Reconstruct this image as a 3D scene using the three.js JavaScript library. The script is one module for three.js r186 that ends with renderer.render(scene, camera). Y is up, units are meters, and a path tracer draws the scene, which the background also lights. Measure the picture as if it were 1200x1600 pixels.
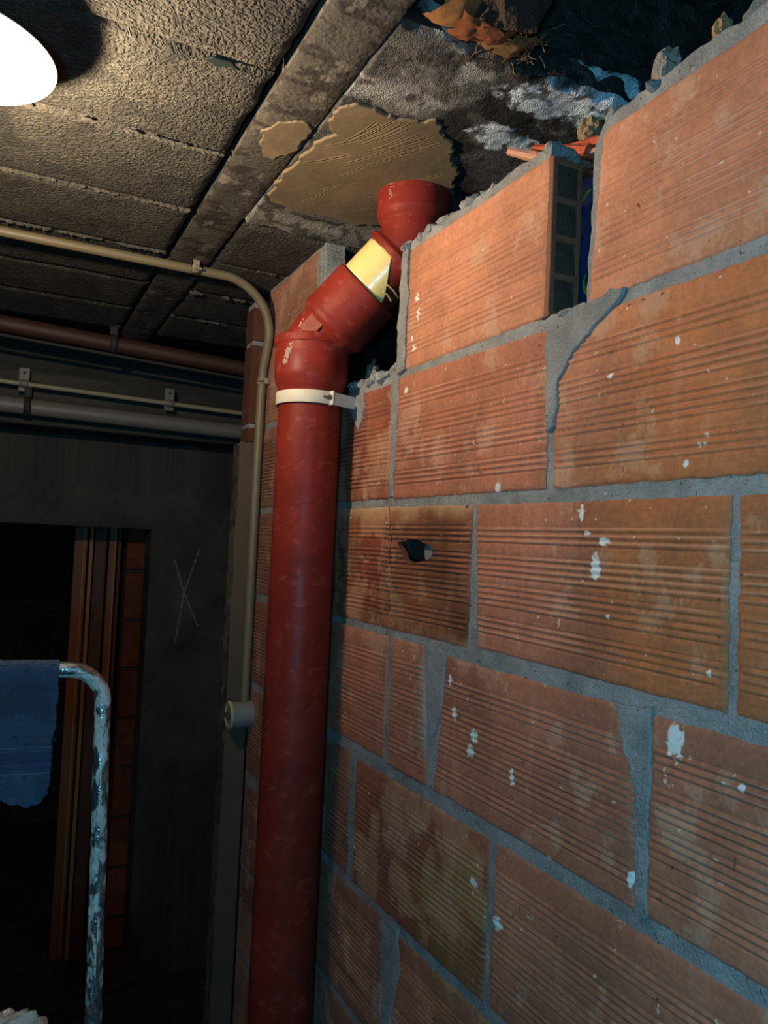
import * as THREE from 'three';
import { mergeGeometries } from 'three/addons/utils/BufferGeometryUtils.js';
import { RoundedBoxGeometry } from 'three/addons/geometries/RoundedBoxGeometry.js';
import { RectAreaLightUniformsLib } from 'three/addons/lights/RectAreaLightUniformsLib.js';

// ------------------------------------------------------------------ camera, light, exposure
const scene = new THREE.Scene();
scene.background = new THREE.Color(0x000000);
const camera = new THREE.PerspectiveCamera(2 * Math.atan(800 / 1220) * 180 / Math.PI, 0.75, 0.02, 30);
{ // the photographer stands 0.63 m from the brick wall; the phone is rolled 2.6 degrees and looks slightly up
  const f = 1220;
  const back = new THREE.Vector3(600, 25, f).normalize();
  const up = new THREE.Vector3(0.045, 1, -(600 * 0.045 + 25) / f).normalize();
  const right = new THREE.Vector3().crossVectors(up, back);
  const m = new THREE.Matrix4().makeBasis(right, up, back).transpose(); // room axes seen from the camera -> camera axes in the room
  camera.quaternion.setFromRotationMatrix(m);
}
const UNSEEN_LAMP = new THREE.Vector3(-0.22, -0.10, 0.24);  // cool lamp out of view behind the photographer
const LAMP = new THREE.Vector3(-0.095, 0.505, -1.17);
const LAMP_POWER = 2.5, UNSEEN_WINDOW_POWER = 4, UNSEEN_LAMP_POWER = 360;
const renderer = new THREE.WebGLRenderer({ antialias: true });
renderer.toneMapping = THREE.LinearToneMapping;
renderer.toneMappingExposure = 1.0;
renderer.shadowMap.enabled = true;
RectAreaLightUniformsLib.init();
{ // unseen window behind the photographer, placed for weak cool light from the back
  const w = new THREE.RectAreaLight(new THREE.Color().setRGB(0.22, 0.55, 1.0), UNSEEN_WINDOW_POWER, 0.9, 0.5);
  w.position.set(-0.75, 0.28, 1.82); w.lookAt(-0.75, 0.28, -5); scene.add(w);
  // unseen cool LED work lamp behind the photographer, placed to light the right wall
  const t = new THREE.RectAreaLight(new THREE.Color().setRGB(0.17, 0.64, 1.0), UNSEEN_LAMP_POWER, 0.11, 0.07);
  t.position.copy(UNSEEN_LAMP); t.lookAt(0.62, 0.0, -0.75); t.name = 'unseen_lamp_light'; scene.add(t);
}

// ------------------------------------------------------------------ helpers
const V = (x, y, z) => new THREE.Vector3(x, y, z);
function rng(s) { return () => { s |= 0; s = s + 0x6D2B79F5 | 0; let t = Math.imul(s ^ s >>> 15, 1 | s); t = t + Math.imul(t ^ t >>> 7, 61 | t) ^ t; return ((t ^ t >>> 14) >>> 0) / 4294967296; }; }
function h2(x, y, s) { let n = Math.imul(x, 374761393) + Math.imul(y, 668265263) + Math.imul(s, 974634777) | 0; n = Math.imul(n ^ n >>> 13, 1274126177); return ((n ^ n >>> 16) >>> 0) / 4294967296; }
function vn(x, y, s = 0) { const xi = Math.floor(x), yi = Math.floor(y); let fx = x - xi, fy = y - yi; fx = fx * fx * (3 - 2 * fx); fy = fy * fy * (3 - 2 * fy);
  const a = h2(xi, yi, s), b = h2(xi + 1, yi, s), c = h2(xi, yi + 1, s), d = h2(xi + 1, yi + 1, s); return a + (b - a) * fx + (c - a) * fy + (a - b - c + d) * fx * fy; }
function fbm(x, y, s = 0, o = 4) { let v = 0, a = 0.5, t = 0; for (let i = 0; i < o; i++) { v += a * vn(x, y, s + i * 17); t += a; a *= 0.5; x = x * 2.03 + 5.3; y = y * 2.03 + 1.7; } return v / t; }
const cl = (v, a = 0, b = 1) => v < a ? a : v > b ? b : v;
const ss = (a, b, v) => { const t = cl((v - a) / (b - a)); return t * t * (3 - 2 * t); };
const mix = (a, b, t) => a + (b - a) * t;
const mix3 = (c, d, t) => { c[0] += (d[0] - c[0]) * t; c[1] += (d[1] - c[1]) * t; c[2] += (d[2] - c[2]) * t; };

function tex(w, h, fn, srgb, wrap = THREE.RepeatWrapping) { // fn(u, v, out) in 0..1 sRGB; row 0 is v = 0
  const d = new Uint8Array(w * h * 4), c = [0, 0, 0];
  for (let j = 0; j < h; j++) for (let i = 0; i < w; i++) { fn((i + 0.5) / w, (j + 0.5) / h, c); const k = (j * w + i) * 4; d[k] = cl(c[0]) * 255; d[k + 1] = cl(c[1]) * 255; d[k + 2] = cl(c[2]) * 255; d[k + 3] = 255; }
  const t = new THREE.DataTexture(d, w, h); t.wrapS = t.wrapT = wrap; t.magFilter = THREE.LinearFilter; t.minFilter = THREE.LinearMipmapLinearFilter; t.generateMipmaps = true;
  if (srgb) t.colorSpace = THREE.SRGBColorSpace; t.needsUpdate = true; return t;
}
const names = {};
function numbered(n) { names[n] = (names[n] || 0) + 1; return names[n] === 1 ? n : n + '_' + String(names[n] - 1).padStart(3, '0'); }
function mesh(name, geo, mat, parent = scene) { const m = new THREE.Mesh(Array.isArray(geo) ? merge(geo) : geo, mat); m.name = parent === scene ? numbered(name) : name; m.castShadow = m.receiveShadow = true; parent.add(m); return m; }
function merge(gs) { return mergeGeometries(gs.map(g => { let q = g.index ? g.toNonIndexed() : g; for (const k of Object.keys(q.attributes)) if (!['position', 'normal', 'uv'].includes(k)) q.deleteAttribute(k); if (!q.attributes.uv) q.setAttribute('uv', new THREE.BufferAttribute(new Float32Array(q.attributes.position.count * 2), 2)); return q; })); }
function thing(name, label, category, p = [0, 0, 0], group) { const o = new THREE.Group(); o.name = numbered(name); o.position.set(...p); o.userData = { label, category }; if (group) o.userData.group = group; scene.add(o); return o; }
function structure(name, geo, mat) { const m = mesh(name, geo, mat); m.userData.kind = 'structure'; return m; }
function sgroup(name) { const o = new THREE.Group(); o.name = numbered(name); o.userData.kind = 'structure'; scene.add(o); return o; }
function box(x0, x1, y0, y1, z0, z1, s = 1) { // box with uv in metres * s
  const g = new THREE.BoxGeometry(x1 - x0, y1 - y0, z1 - z0).translate((x0 + x1) / 2, (y0 + y1) / 2, (z0 + z1) / 2); return cubeUV(g, s); }
function cubeUV(g, s = 1) { const p = g.attributes.position, n = g.attributes.normal, u = new Float32Array(p.count * 2);
  for (let i = 0; i < p.count; i++) { const ax = Math.abs(n.getX(i)), ay = Math.abs(n.getY(i)), az = Math.abs(n.getZ(i)); let a, b; if (ax >= ay && ax >= az) { a = p.getZ(i); b = p.getY(i); } else if (ay >= az) { a = p.getX(i); b = p.getZ(i); } else { a = p.getX(i); b = p.getY(i); } u[i * 2] = a * s; u[i * 2 + 1] = b * s; }
  g.setAttribute('uv', new THREE.BufferAttribute(u, 2)); return g; }
function rbox(w, h, d, r, x, y, z) { return cubeUV(new RoundedBoxGeometry(w, h, d, 2, r).translate(x, y, z)); }
function grid(nu, nv, fn, uvfn) { // fn(u, v) -> [x, y, z]
  const pos = [], uv = [], idx = [];
  for (let j = 0; j <= nv; j++) for (let i = 0; i <= nu; i++) { const p = fn(i / nu, j / nv); pos.push(...p); uv.push(...(uvfn ? uvfn(i / nu, j / nv, p) : [i / nu, j / nv])); }
  for (let j = 0; j < nv; j++) for (let i = 0; i < nu; i++) { const a = j * (nu + 1) + i, b = a + 1, c = a + nu + 1, d = c + 1; idx.push(a, b, d, a, d, c); }
  const g = new THREE.BufferGeometry(); g.setAttribute('position', new THREE.Float32BufferAttribute(pos, 3)); g.setAttribute('uv', new THREE.Float32BufferAttribute(uv, 2)); g.setIndex(idx); g.computeVertexNormals(); return g; }
function sweep(pts, rad, seg = 48, caps = false, frame0) { // tube along points with a radius each; uv in metres
  const n = pts.length, T = pts.map((p, i) => pts[Math.min(n - 1, i + 1)].clone().sub(pts[Math.max(0, i - 1)]).normalize());
  for (let i = 0; i < n; i++) if (T[i].lengthSq() < 0.5) T[i].copy(T[i - 1] || V(0, 1, 0));
  let N = frame0 ? frame0.clone() : (Math.abs(T[0].z) < 0.9 ? V(0, 0, 1) : V(1, 0, 0)); N.addScaledVector(T[0], -N.dot(T[0])).normalize();
  const pos = [], uv = [], idx = []; let L = 0; const r0 = Math.max(...rad);
  for (let i = 0; i < n; i++) { if (i) { L += pts[i].distanceTo(pts[i - 1]) + Math.abs(rad[i] - rad[i - 1]); N.addScaledVector(T[i], -N.dot(T[i])).normalize(); } const B = V(0, 0, 0).crossVectors(T[i], N);
    for (let k = 0; k <= seg; k++) { const a = k / seg * Math.PI * 2, c = Math.cos(a) * rad[i], s = Math.sin(a) * rad[i]; pos.push(pts[i].x + N.x * c + B.x * s, pts[i].y + N.y * c + B.y * s, pts[i].z + N.z * c + B.z * s); uv.push(a * r0, L); } }
  for (let i = 0; i < n - 1; i++) for (let k = 0; k < seg; k++) { const a = i * (seg + 1) + k, b = a + 1, c = a + seg + 1, d = c + 1; idx.push(a, b, d, a, d, c); }
  if (caps) for (const [i, f] of [[0, 1], [n - 1, 0]]) { const c = pos.length / 3; pos.push(pts[i].x, pts[i].y, pts[i].z); uv.push(0, 0); for (let k = 0; k < seg; k++) { const a = i * (seg + 1) + k; f ? idx.push(c, a + 1, a) : idx.push(c, a, a + 1); } }
  const g = new THREE.BufferGeometry(); g.setAttribute('position', new THREE.Float32BufferAttribute(pos, 3)); g.setAttribute('uv', new THREE.Float32BufferAttribute(uv, 2)); g.setIndex(idx); g.computeVertexNormals();
  const nn = g.attributes.normal; for (let i = 0; i < n; i++) { const a = i * (seg + 1), b = a + seg; const q = V(nn.getX(a) + nn.getX(b), nn.getY(a) + nn.getY(b), nn.getZ(a) + nn.getZ(b)).normalize(); nn.setXYZ(a, q.x, q.y, q.z); nn.setXYZ(b, q.x, q.y, q.z); }
  return g; }
function tube(pts, r, seg = 16, caps = true) { return sweep(pts, pts.map(() => r), seg, caps); }
function arc(a, c, b, r, n = 12) { // points of a bend of radius r at corner c between a and b
  const u = a.clone().sub(c).normalize(), w = b.clone().sub(c).normalize(), ang = Math.acos(cl(u.dot(w), -1, 1)), t = r / Math.tan(ang / 2);
  const o = c.clone().addScaledVector(u.clone().add(w).normalize(), r / Math.sin(ang / 2)), p0 = c.clone().addScaledVector(u, t).sub(o), p1 = c.clone().addScaledVector(w, t).sub(o), th = Math.PI - ang, out = [];
  for (let i = 0; i <= n; i++) { const k = i / n, s = Math.sin(th); out.push(p0.clone().multiplyScalar(Math.sin((1 - k) * th) / s).addScaledVector(p1, Math.sin(k * th) / s).add(o)); } return out; }
function lump(x, y, z, rx, ry, rz, seed, rough = 0.35, det = 2, freq = 2.2) { // an irregular stone or clod
  const g = new THREE.IcosahedronGeometry(1, det), p = g.attributes.position;
  for (let i = 0; i < p.count; i++) { const a = p.getX(i), b = p.getY(i), c = p.getZ(i); const k = 1 + rough * (fbm(a * freq + c * 1.3 + seed, b * freq - c * 1.7 + seed * 3.1, seed, 3) - 0.5) * 2; p.setXYZ(i, x + a * k * rx, y + b * k * ry, z + c * k * rz); }
  g.computeVertexNormals(); return cubeUV(g); }
function rough(poly, step, amp, seed) { // outline cut into short steps with a ragged edge
  const out = []; for (let i = 0; i < poly.length; i++) { const a = poly[i], b = poly[(i + 1) % poly.length], L = Math.hypot(b[0] - a[0], b[1] - a[1]), n = Math.max(1, Math.round(L / step));
    for (let k = 0; k < n; k++) { const x = mix(a[0], b[0], k / n), y = mix(a[1], b[1], k / n); out.push([x + (fbm(x * 70, y * 70, seed, 2) - 0.5) * 2 * amp, y + (fbm(x * 70 + 9, y * 70 + 4, seed + 5, 2) - 0.5) * 2 * amp]); } } return out; }
function plate(poly, depth, bevel, map, flip, hole) { // outline extruded, then moved into the room by map(a, b, depth)
  const s = new THREE.Shape(poly.map(p => new THREE.Vector2(p[0], p[1])));
  if (hole) s.holes.push(new THREE.Path(hole.map(p => new THREE.Vector2(p[0], p[1]))));
  const g = new THREE.ExtrudeGeometry(s, { depth, bevelEnabled: bevel > 0, bevelThickness: bevel, bevelSize: bevel, bevelOffset: -bevel, bevelSegments: 2, steps: 1 });
  const p = g.attributes.position, u = new Float32Array(p.count * 2); for (let i = 0; i < p.count; i++) { const a = p.getX(i), b = p.getY(i), q = map(a, b, p.getZ(i)); p.setXYZ(i, ...q); u[i * 2] = a; u[i * 2 + 1] = b; }
  g.setAttribute('uv', new THREE.BufferAttribute(u, 2)); g.clearGroups();
  if (flip) for (let i = 0; i < p.count; i += 3) for (const at of [p, g.attributes.uv]) { const n = at.itemSize; for (let c = 0; c < n; c++) { const t = at.array[(i + 1) * n + c]; at.array[(i + 1) * n + c] = at.array[(i + 2) * n + c]; at.array[(i + 2) * n + c] = t; } }
  g.computeVertexNormals(); return cubeUV(g); }
const onWall = (x) => [(a, b, c) => [x + c, b, a], true];          // (z, y) outlines, depth into the wall
const onCeil = (y) => [(a, b, c) => [a, y - c, b], false];          // (x, z) outlines, depth downwards

// ------------------------------------------------------------------ the brick wall: where the bricks are (z, y corners: top left, top right, bottom right, bottom left)
const WX = 0.63;                                                   // face of the bricks
const quad = (z0, z1, y1, y0) => [[z0, y1], [z1, y1], [z1, y0], [z0, y0]];
const BR = [];
const addB = (q, tone, o = {}) => BR.push(Object.assign({ q, tone, seed: BR.length + 3 }, o));
// tones: 0 salmon, 1 red brown, 2 ochre, 3 stained brown
addB(quad(-2.063, -1.676, 0.682, 0.540), 4);                       // left of the gap under the ceiling
addB(quad(-2.065, -1.682, 0.525, 0.314), 4);
addB([[-1.229, 0.530], [-0.832, 0.530], [-0.832, 0.312], [-1.229, 0.314]], 0, { depth: 0.052, fine: 1 });
addB([[-0.729, 0.516], [-0.462, 0.518], [-0.458, 0.309], [-0.744, 0.308]], 0, { clip: [[-0.735, 0.497, -0.722, 0.5155]], depth: 0.052 });
addB(quad(-2.065, -1.93, 0.298, 0.086), 5); addB(quad(-1.918, -1.722, 0.300, 0.085), 5);
addB([[-1.710, 0.306], [-1.279, 0.298], [-1.275, 0.085], [-1.710, 0.086]], 6, { fine: 1 });
addB([[-1.251, 0.303], [-0.819, 0.294], [-0.815, 0.083], [-1.253, 0.083]], 1);
addB([[-0.806, 0.294], [-0.370, 0.290], [-0.370, 0.082], [-0.800, 0.082]], 0, { mixT: 2, clip: [[-0.806, 0.232, -0.77, 0.268], [-0.775, 0.262, -0.70, 0.294]] });
addB(quad(-2.064, -1.70, 0.070, -0.146), 5);
addB([[-1.690, 0.071], [-1.262, 0.070], [-1.250, -0.149], [-1.690, -0.150]], 3, { crackR: 1, fine: 1 });
addB([[-1.260, 0.070], [-0.989, 0.066], [-0.988, -0.147], [-1.248, -0.149]], 3, { crackL: 1, hole: 1, fine: 1 });
addB([[-0.979, 0.066], [-0.529, 0.063], [-0.527, -0.146], [-0.963, -0.143]], 1, { mixT: 2 });
addB(quad(-0.518, -0.085, 0.063, -0.146), 2);
addB(quad(-2.058, -1.90, -0.165, -0.380), 5); addB(quad(-1.888, -1.69, -0.165, -0.380), 5);
addB([[-1.676, -0.164], [-1.248, -0.162], [-1.248, -0.378], [-1.676, -0.384]], 1);
addB([[-1.231, -0.162], [-1.119, -0.160], [-1.090, -0.380], [-1.234, -0.382]], 1);
addB([[-1.046, -0.168], [-0.650, -0.167], [-0.637, -0.377], [-1.071, -0.380]], 1);
addB([[-0.620, -0.167], [-0.188, -0.165], [-0.188, -0.376], [-0.623, -0.377]], 1);
addB(quad(-2.062, -1.83, -0.402, -0.62), 5);
addB([[-1.815, -0.400], [-1.388, -0.402], [-1.380, -0.630], [-1.815, -0.632]], 5);
addB([[-1.360, -0.406], [-0.912, -0.400], [-0.914, -0.620], [-1.354, -0.632]], 6);
addB([[-0.897, -0.398], [-0.455, -0.396], [-0.455, -0.612], [-0.899, -0.617]], 1);
addB(quad(-2.06, -1.69, -0.655, -0.865), 5);
addB([[-1.672, -0.656], [-1.228, -0.642], [-1.212, -0.855], [-1.672, -0.862]], 5);
addB([[-1.165, -0.646], [-0.740, -0.632], [-0.742, -0.846], [-1.176, -0.856]], 1);
addB(quad(-0.722, -0.285, -0.634, -0.845), 1);
for (const [row, z] of [[0, [-0.445, 0.31]], [1, [-0.355, 0.31]], [2, [-0.07, 0.31]], [3, [-0.175, 0.31]], [4, [-0.44, 0.31]], [5, [-0.27, 0.31]]]) { // beside and behind the photographer
  const y = [[0.516, 0.309], [0.292, 0.082], [0.064, -0.146], [-0.165, -0.377], [-0.397, -0.614], [-0.634, -0.846]][row]; let a = z[0]; while (a < z[1] - 0.05) { const b = Math.min(a + 0.43, z[1]); addB(quad(a, b, y[0], y[1]), row % 2 ? 1 : 0, { low: 1 }); a = b + 0.014; } }
for (let r = 0; r < 4; r++) { const y1 = -0.872 - r * 0.228; let a = -2.06, b = a + (r % 2 ? 0.2 : 0.4); while (a < 0.26) { b = Math.min(b, 0.31); addB(quad(a, b, y1, y1 - 0.212), 5, { low: 1 }); a = b + 0.015; b = a + 0.43; } }

const RIBS = [[0.17, 3], [0.36, 4], [0.56, 4], [0.79, 3]], RP = 0.04;
function ribAt(t) { for (const [c, n] of RIBS) { const u = (t - c) / RP; if (u > -0.62 && u < n - 0.38) return Math.cos(u * 2 * Math.PI) * 0.5 + 0.5 - 0.0; } return 0.5; }
const PROF = (() => { const a = [0, 0.008, 0.02, 0.05, 0.1]; for (const [c, n] of RIBS) for (let k = -0.625; k < n - 0.3; k += 0.125) a.push(c + k * RP); a.push(0.31, 0.52, 0.73, 0.76, 0.9, 0.95, 0.98, 0.992, 1); return a.sort((x, y) => x - y); })();
const PROF_LOW = (() => { const a = [0, 0.02, 0.1]; for (const [c, n] of RIBS) for (let k = -0.5; k < n - 0.3; k += 0.5) a.push(c + k * RP); a.push(0.9, 0.98, 1); return a; })();
const crackZ = (y) => (fbm(y * 28 + 3, 0.5, 77, 3) - 0.5) * 0.03 + (fbm(y * 160, 1.5, 78, 2) - 0.5) * 0.004;
const HOLE = [[-1.226, 0.006], [-1.205, 0.008], [-1.180, 0.0125], [-1.150, 0.0115], [-1.128, 0.006], [-1.112, 0.004], [-1.097, -0.006], [-1.101, -0.015], [-1.122, -0.023], [-1.150, -0.026], [-1.178, -0.027], [-1.196, -0.022], [-1.206, -0.010], [-1.216, -0.003]];
function inside(poly, x, y) { let c = false; for (let i = 0, j = poly.length - 1; i < poly.length; j = i++) { const [a, b] = poly[i], [d, e] = poly[j]; if ((b > y) !== (e > y) && x < (d - a) * (y - b) / (e - b) + a) c = !c; } return c; }
function brickGeo(b) {
  const [TL, TR, BRt, BL] = b.q, prof = b.low ? PROF_LOW : b.hole ? (() => { const a = [...PROF]; for (let t = 0.24; t < 0.5; t += 0.006) a.push(t); return a.sort((x, y) => x - y); })() : PROF;
  const w = TR[0] - TL[0], h = TL[1] - BL[1], S = [0, 0.0025 / w, 0.007 / w]; const n = b.low ? 4 : b.hole ? 110 : b.fine ? 60 : 40; for (let i = 1; i < n; i++) S.push(i / n); S.push(1 - 0.007 / w, 1 - 0.0025 / w, 1); S.sort((x, y) => x - y);
  const pos = [], uv = [], idx = [], nx = S.length, ny = prof.length, dep = b.depth || 0.03, tilt = (h2(b.seed, 3, 1) - 0.5) * 0.003, P = [];
  for (let j = 0; j < ny; j++) for (let i = 0; i < nx; i++) {
    const t = prof[j], s = S[i]; let z = mix(mix(TL[0], TR[0], s), mix(BL[0], BRt[0], s), t), y = mix(mix(TL[1], TR[1], s), mix(BL[1], BRt[1], s), t);
    const ew = Math.exp(-s * w / 0.012), ee = Math.exp(-(1 - s) * w / 0.012), et = Math.exp(-t * h / 0.01), eb = Math.exp(-(1 - t) * h / 0.01), A = b.low ? 0 : 1;
    z += A * (ew * (fbm(y * 110, b.seed, 5, 3) - 0.5) * 0.005 - ee * (fbm(y * 110, b.seed + 7, 6, 3) - 0.5) * 0.005); y += A * (et * (fbm(z * 80, b.seed, 8, 3) - 0.5) * 0.0036 + eb * (fbm(z * 80, b.seed + 4, 9, 3) - 0.5) * 0.0036);
    if (b.crackR) z += s > 0.5 ? crackZ(y) * ss(0.5, 1, s) + 0.0006 * s : 0; if (b.crackL) z += crackZ(y) * (1 - ss(0, 0.5, s)) - 0.0006 * (1 - s);
    for (const c of b.clip || []) { const dz = c[2] - c[0], dy = c[3] - c[1], L = Math.hypot(dz, dy), nz2 = -dy / L, ny2 = dz / L, q = (z - c[0]) * nz2 + (y - c[1]) * ny2 + (fbm(z * 60, y * 60, 31, 2) - 0.5) * 0.006; if (q > 0) { z -= q * nz2; y -= q * ny2; } }
    const d = Math.min(s * w, (1 - s) * w, t * h, (1 - t) * h), rnd = d < 0.006 ? Math.pow(1 - d / 0.006, 2) * 0.0028 : 0;
    const wear = 0.55 + 0.6 * fbm(z * 14, y * 9, b.seed + 40, 2), endf = cl(Math.min(s * w, (1 - s) * w) / 0.012);
    const x = WX - (ribAt(t) - 0.5) * 0.0030 * wear * endf + rnd + tilt * (t - 0.5) + (fbm(z * 10, y * 10, b.seed, 2) - 0.5) * 0.0022;
    pos.push(x, y, z); P.push([z, y]);
  }
  for (let j = 0; j < ny - 1; j++) for (let i = 0; i < nx - 1; i++) { const a = j * nx + i, c = a + nx; if (b.hole) { const m = P[a], q = P[c + 1]; if (inside(HOLE, (m[0] + q[0]) / 2, (m[1] + q[1]) / 2)) continue; } idx.push(a, a + 1, c + 1, a, c + 1, c); }
  const ring = []; for (let i = 0; i < nx; i++) ring.push(i); for (let j = 1; j < ny; j++) ring.push(j * nx + nx - 1); for (let i = nx - 2; i >= 0; i--) ring.push((ny - 1) * nx + i); for (let j = ny - 2; j >= 0; j--) ring.push(j * nx);
  const base = pos.length / 3; for (const r of ring) { pos.push(pos[r * 3], pos[r * 3 + 1], pos[r * 3 + 2]); P.push(P[r]); pos.push(WX + dep, pos[r * 3 + 1], pos[r * 3 + 2]); P.push([P[r][0] + 0.02, P[r][1]]); }
  for (let k = 0; k < ring.length - 1; k++) { const a = base + k * 2; idx.push(a, a + 1, a + 3, a, a + 3, a + 2); }
  for (const p of P) uv.push((p[0] + 2.1) / 1.7, (p[1] + 0.95) / 1.7);
  const g = new THREE.BufferGeometry(); g.setAttribute('position', new THREE.Float32BufferAttribute(pos, 3)); g.setAttribute('uv', new THREE.Float32BufferAttribute(uv, 2)); g.setIndex(idx); g.computeVertexNormals(); return g;
}

// colour of the fired clay over the whole wall, with its stains, limewash and paint drops (1.7 m x 1.7 m)
const TONES = [[0.76, 0.50, 0.37], [0.69, 0.43, 0.32], [0.74, 0.44, 0.26], [0.55, 0.33, 0.21], [0.66, 0.46, 0.36], [0.57, 0.38, 0.29], [0.60, 0.34, 0.24]];
const DROPS = [[-0.714, -0.015, 0.009, 0.016], [-0.701, 0.015, 0.008, 0.006], [-0.731, 0.026, 0.006, 0.003], [-0.742, 0.050, 0.004, 0.010], [-0.588, -0.187, 0.011, 0.018], [-0.959, -0.269, 0.009, 0.010], [-0.966, -0.293, 0.010, 0.009], [-0.863, -0.301, 0.005, 0.010], [-0.585, 0.098, 0.004, 0.004], [-0.548, -0.111, 0.004, 0.005], [-1.014, -0.248, 0.007, 0.009], [-0.644, -0.346, 0.005, 0.009], [-0.784, -0.38, 0.004, 0.008], [-0.507, -0.21, 0.004, 0.004], [-0.922, 0.089, 0.007, 0.009], [-0.691, -0.07, 0.003, 0.003], [-1.22, 0.275, 0.008, 0.006], [-1.03, -0.20, 0.005, 0.009], [-0.60, 0.23, 0.004, 0.004], [-0.70, 0.21, 0.005, 0.003], [-0.945, -0.47, 0.012, 0.006], [-0.885, -0.50, 0.012, 0.008], [-1.192, 0.435, 0.006, 0.007], [-1.186, 0.405, 0.005, 0.009], [-1.198, 0.345, 0.006, 0.006], [-1.205, 0.365, 0.004, 0.005]];
const findBrick = (z, y) => { let best = null, bd = 1e9; for (const b of BR) { const a = b.q, dz = Math.max(a[0][0] - z, z - a[1][0], 0), dy = Math.max(a[3][1] - y, y - a[0][1], 0), d = dz + dy; if (d < bd) { bd = d; best = b; if (!d) break; } } return best; };
const FB = (() => { const N = 340, m = []; for (let j = 0; j <= N; j++) for (let i = 0; i <= N; i++) m.push(findBrick(-2.1 + i / N * 1.7, -0.95 + j / N * 1.7)); return (z, y) => m[Math.round(cl((y + 0.95) / 1.7) * N) * (N + 1) + Math.round(cl((z + 2.1) / 1.7) * N)]; })();
const wallMap = tex(2048, 2048, (u, v, c) => {
  const z = -2.1 + u * 1.7, y = -0.95 + v * 1.7, b = FB(z, y), q = b.q, k = TONES[b.tone], t = (q[0][1] - y) / (q[0][1] - q[3][1]);
  c[0] = k[0]; c[1] = k[1]; c[2] = k[2];
  if (b.mixT) mix3(c, TONES[b.mixT], ss(-0.85, -0.6, z + (fbm(z * 8, y * 8, 3, 2) - 0.5) * 0.2));
  const big = fbm(z * 7, y * 6, 11, 3), mid = fbm(z * 28, y * 22, 12, 3), fine = fbm(z * 260, y * 220, 13, 2), str = fbm(z * 60, y * 900, 14, 2), ver = fbm(z * 75, y * 6, 15, 3), m = 0.80 + 0.28 * big + 0.14 * (mid - 0.5) + 0.16 * (fine - 0.5) + 0.10 * (str - 0.5);
  c[0] *= m; c[1] *= m; c[2] *= m;
  mix3(c, [0.78, 0.54, 0.44], 0.45 * ss(0.54, 0.80, ver * 0.6 + big * 0.4) * (0.5 + 0.8 * fine));                                    // pale vertical smears
  const rib = ribAt(t); mix3(c, [0.80, 0.60, 0.50], 0.55 * ss(0.55, 1, rib) * ss(0.42, 0.62, fbm(z * 9, y * 14, 16 + b.seed, 3)) * (b.tone === 3 ? 0.25 : 1)); // dust on the rib crests
  if (b.tone === 3 || b.tone === 6 || b.tone === 5) mix3(c, [0.20, 0.12, 0.09], (b.tone === 3 ? 0.75 : 0.4) * ss(0.5, 0.0, rib) * ss(0.35, 0.6, fbm(z * 12, y * 10, 17, 3)));         // darker grooves on some bricks
  mix3(c, [0.78, 0.66, 0.56], 0.42 * ss(0.58, 0.74, fbm(z * 22, y * 18, 18, 5) + 0.12 * (fine - 0.5)));                                    // thin lime film
  if (b.tone === 3) { // damp stained bricks beside the pipe
    mix3(c, [0.36, 0.19, 0.10], 0.7 * ss(0.42, 0.68, fbm(z * 11 + 2, y * 6, 19, 3)) * ss(-1.3, -1.05, z)); mix3(c, [0.72, 0.52, 0.38], 0.85 * ss(0.42, 0.60, fbm(z * 20, y * 11, 20, 4) + 0.15 * (fine - 0.5)) * ss(-1.24, -1.31, z));
    for (const [a, d, r1, r2] of [[-1.345, -0.005, 0.045, 0.02], [-1.34, -0.055, 0.05, 0.022], [-1.34, -0.11, 0.03, 0.014]]) mix3(c, [0.48, 0.18, 0.13], 0.7 * ss(1.25, 0.75, Math.hypot((z - a) / r1, (y - d) / r2) + (mid - 0.5) * 1.4 + (fbm(z * 60, y * 90, 27, 3) - 0.5) * 1.6)); mix3(c, [0.76, 0.62, 0.46], 0.75 * ss(0.03, 0.0, q[0][1] - y + (mid - 0.5) * 0.03) ); mix3(c, [0.72, 0.60, 0.44], 0.6 * ss(0.02, 0.0, y - q[3][1] + (mid - 0.5) * 0.03) * ss(-1.12, -1.0, z)); }
  if (b.tone === 6) { mix3(c, [0.74, 0.56, 0.42], 0.6 * ss(0.52, 0.62, fbm(z * 18, y * 16, 21, 4))); }
  mix3(c, [0.62, 0.58, 0.52], 0.75 * ss(0.02, 0, Math.abs(z + 1.105 + (y + 0.27) * 0.12) - 0.006 + (mid - 0.5) * 0.03) * ss(-0.36, -0.30, y) * ss(-0.16, -0.2, y));                 // mortar dragged over the edge
  mix3(c, [0.42, 0.40, 0.10], 0.45 * ss(0.5, 0.7, fbm(z * 9, y * 5, 22, 3)) * ss(0.16, 0.02, Math.hypot(z + 1.02, (y + 0.53) * 0.8)));                                                   // green algae
  if (b.tone === 3) { const zc = mix(-1.261, -1.249, (0.07 - y) / 0.22) + crackZ(y); mix3(c, [0.10, 0.05, 0.04], 0.9 * ss(0.0016, 0.0006, Math.abs(z - zc))); }
  for (const d of DROPS) { const r = Math.hypot((z - d[0]) / d[2], (y - d[1]) / d[3]); if (r < 1.6) mix3(c, [0.90, 0.90, 0.87], ss(1.15, 0.75, r + (fbm(z * 220, y * 220, 23, 2) - 0.5) * 1.1)); }
  const s = vn(z * 95, y * 95, 24), s2 = vn(z * 300, y * 300, 25); if (s > 0.955 - 0.01 * big && s2 > 0.5) mix3(c, [0.86, 0.82, 0.74], 0.8); if (vn(z * 80, y * 80, 26) > 0.975) mix3(c, [0.25, 0.15, 0.12], 0.6);
}, true);
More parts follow.
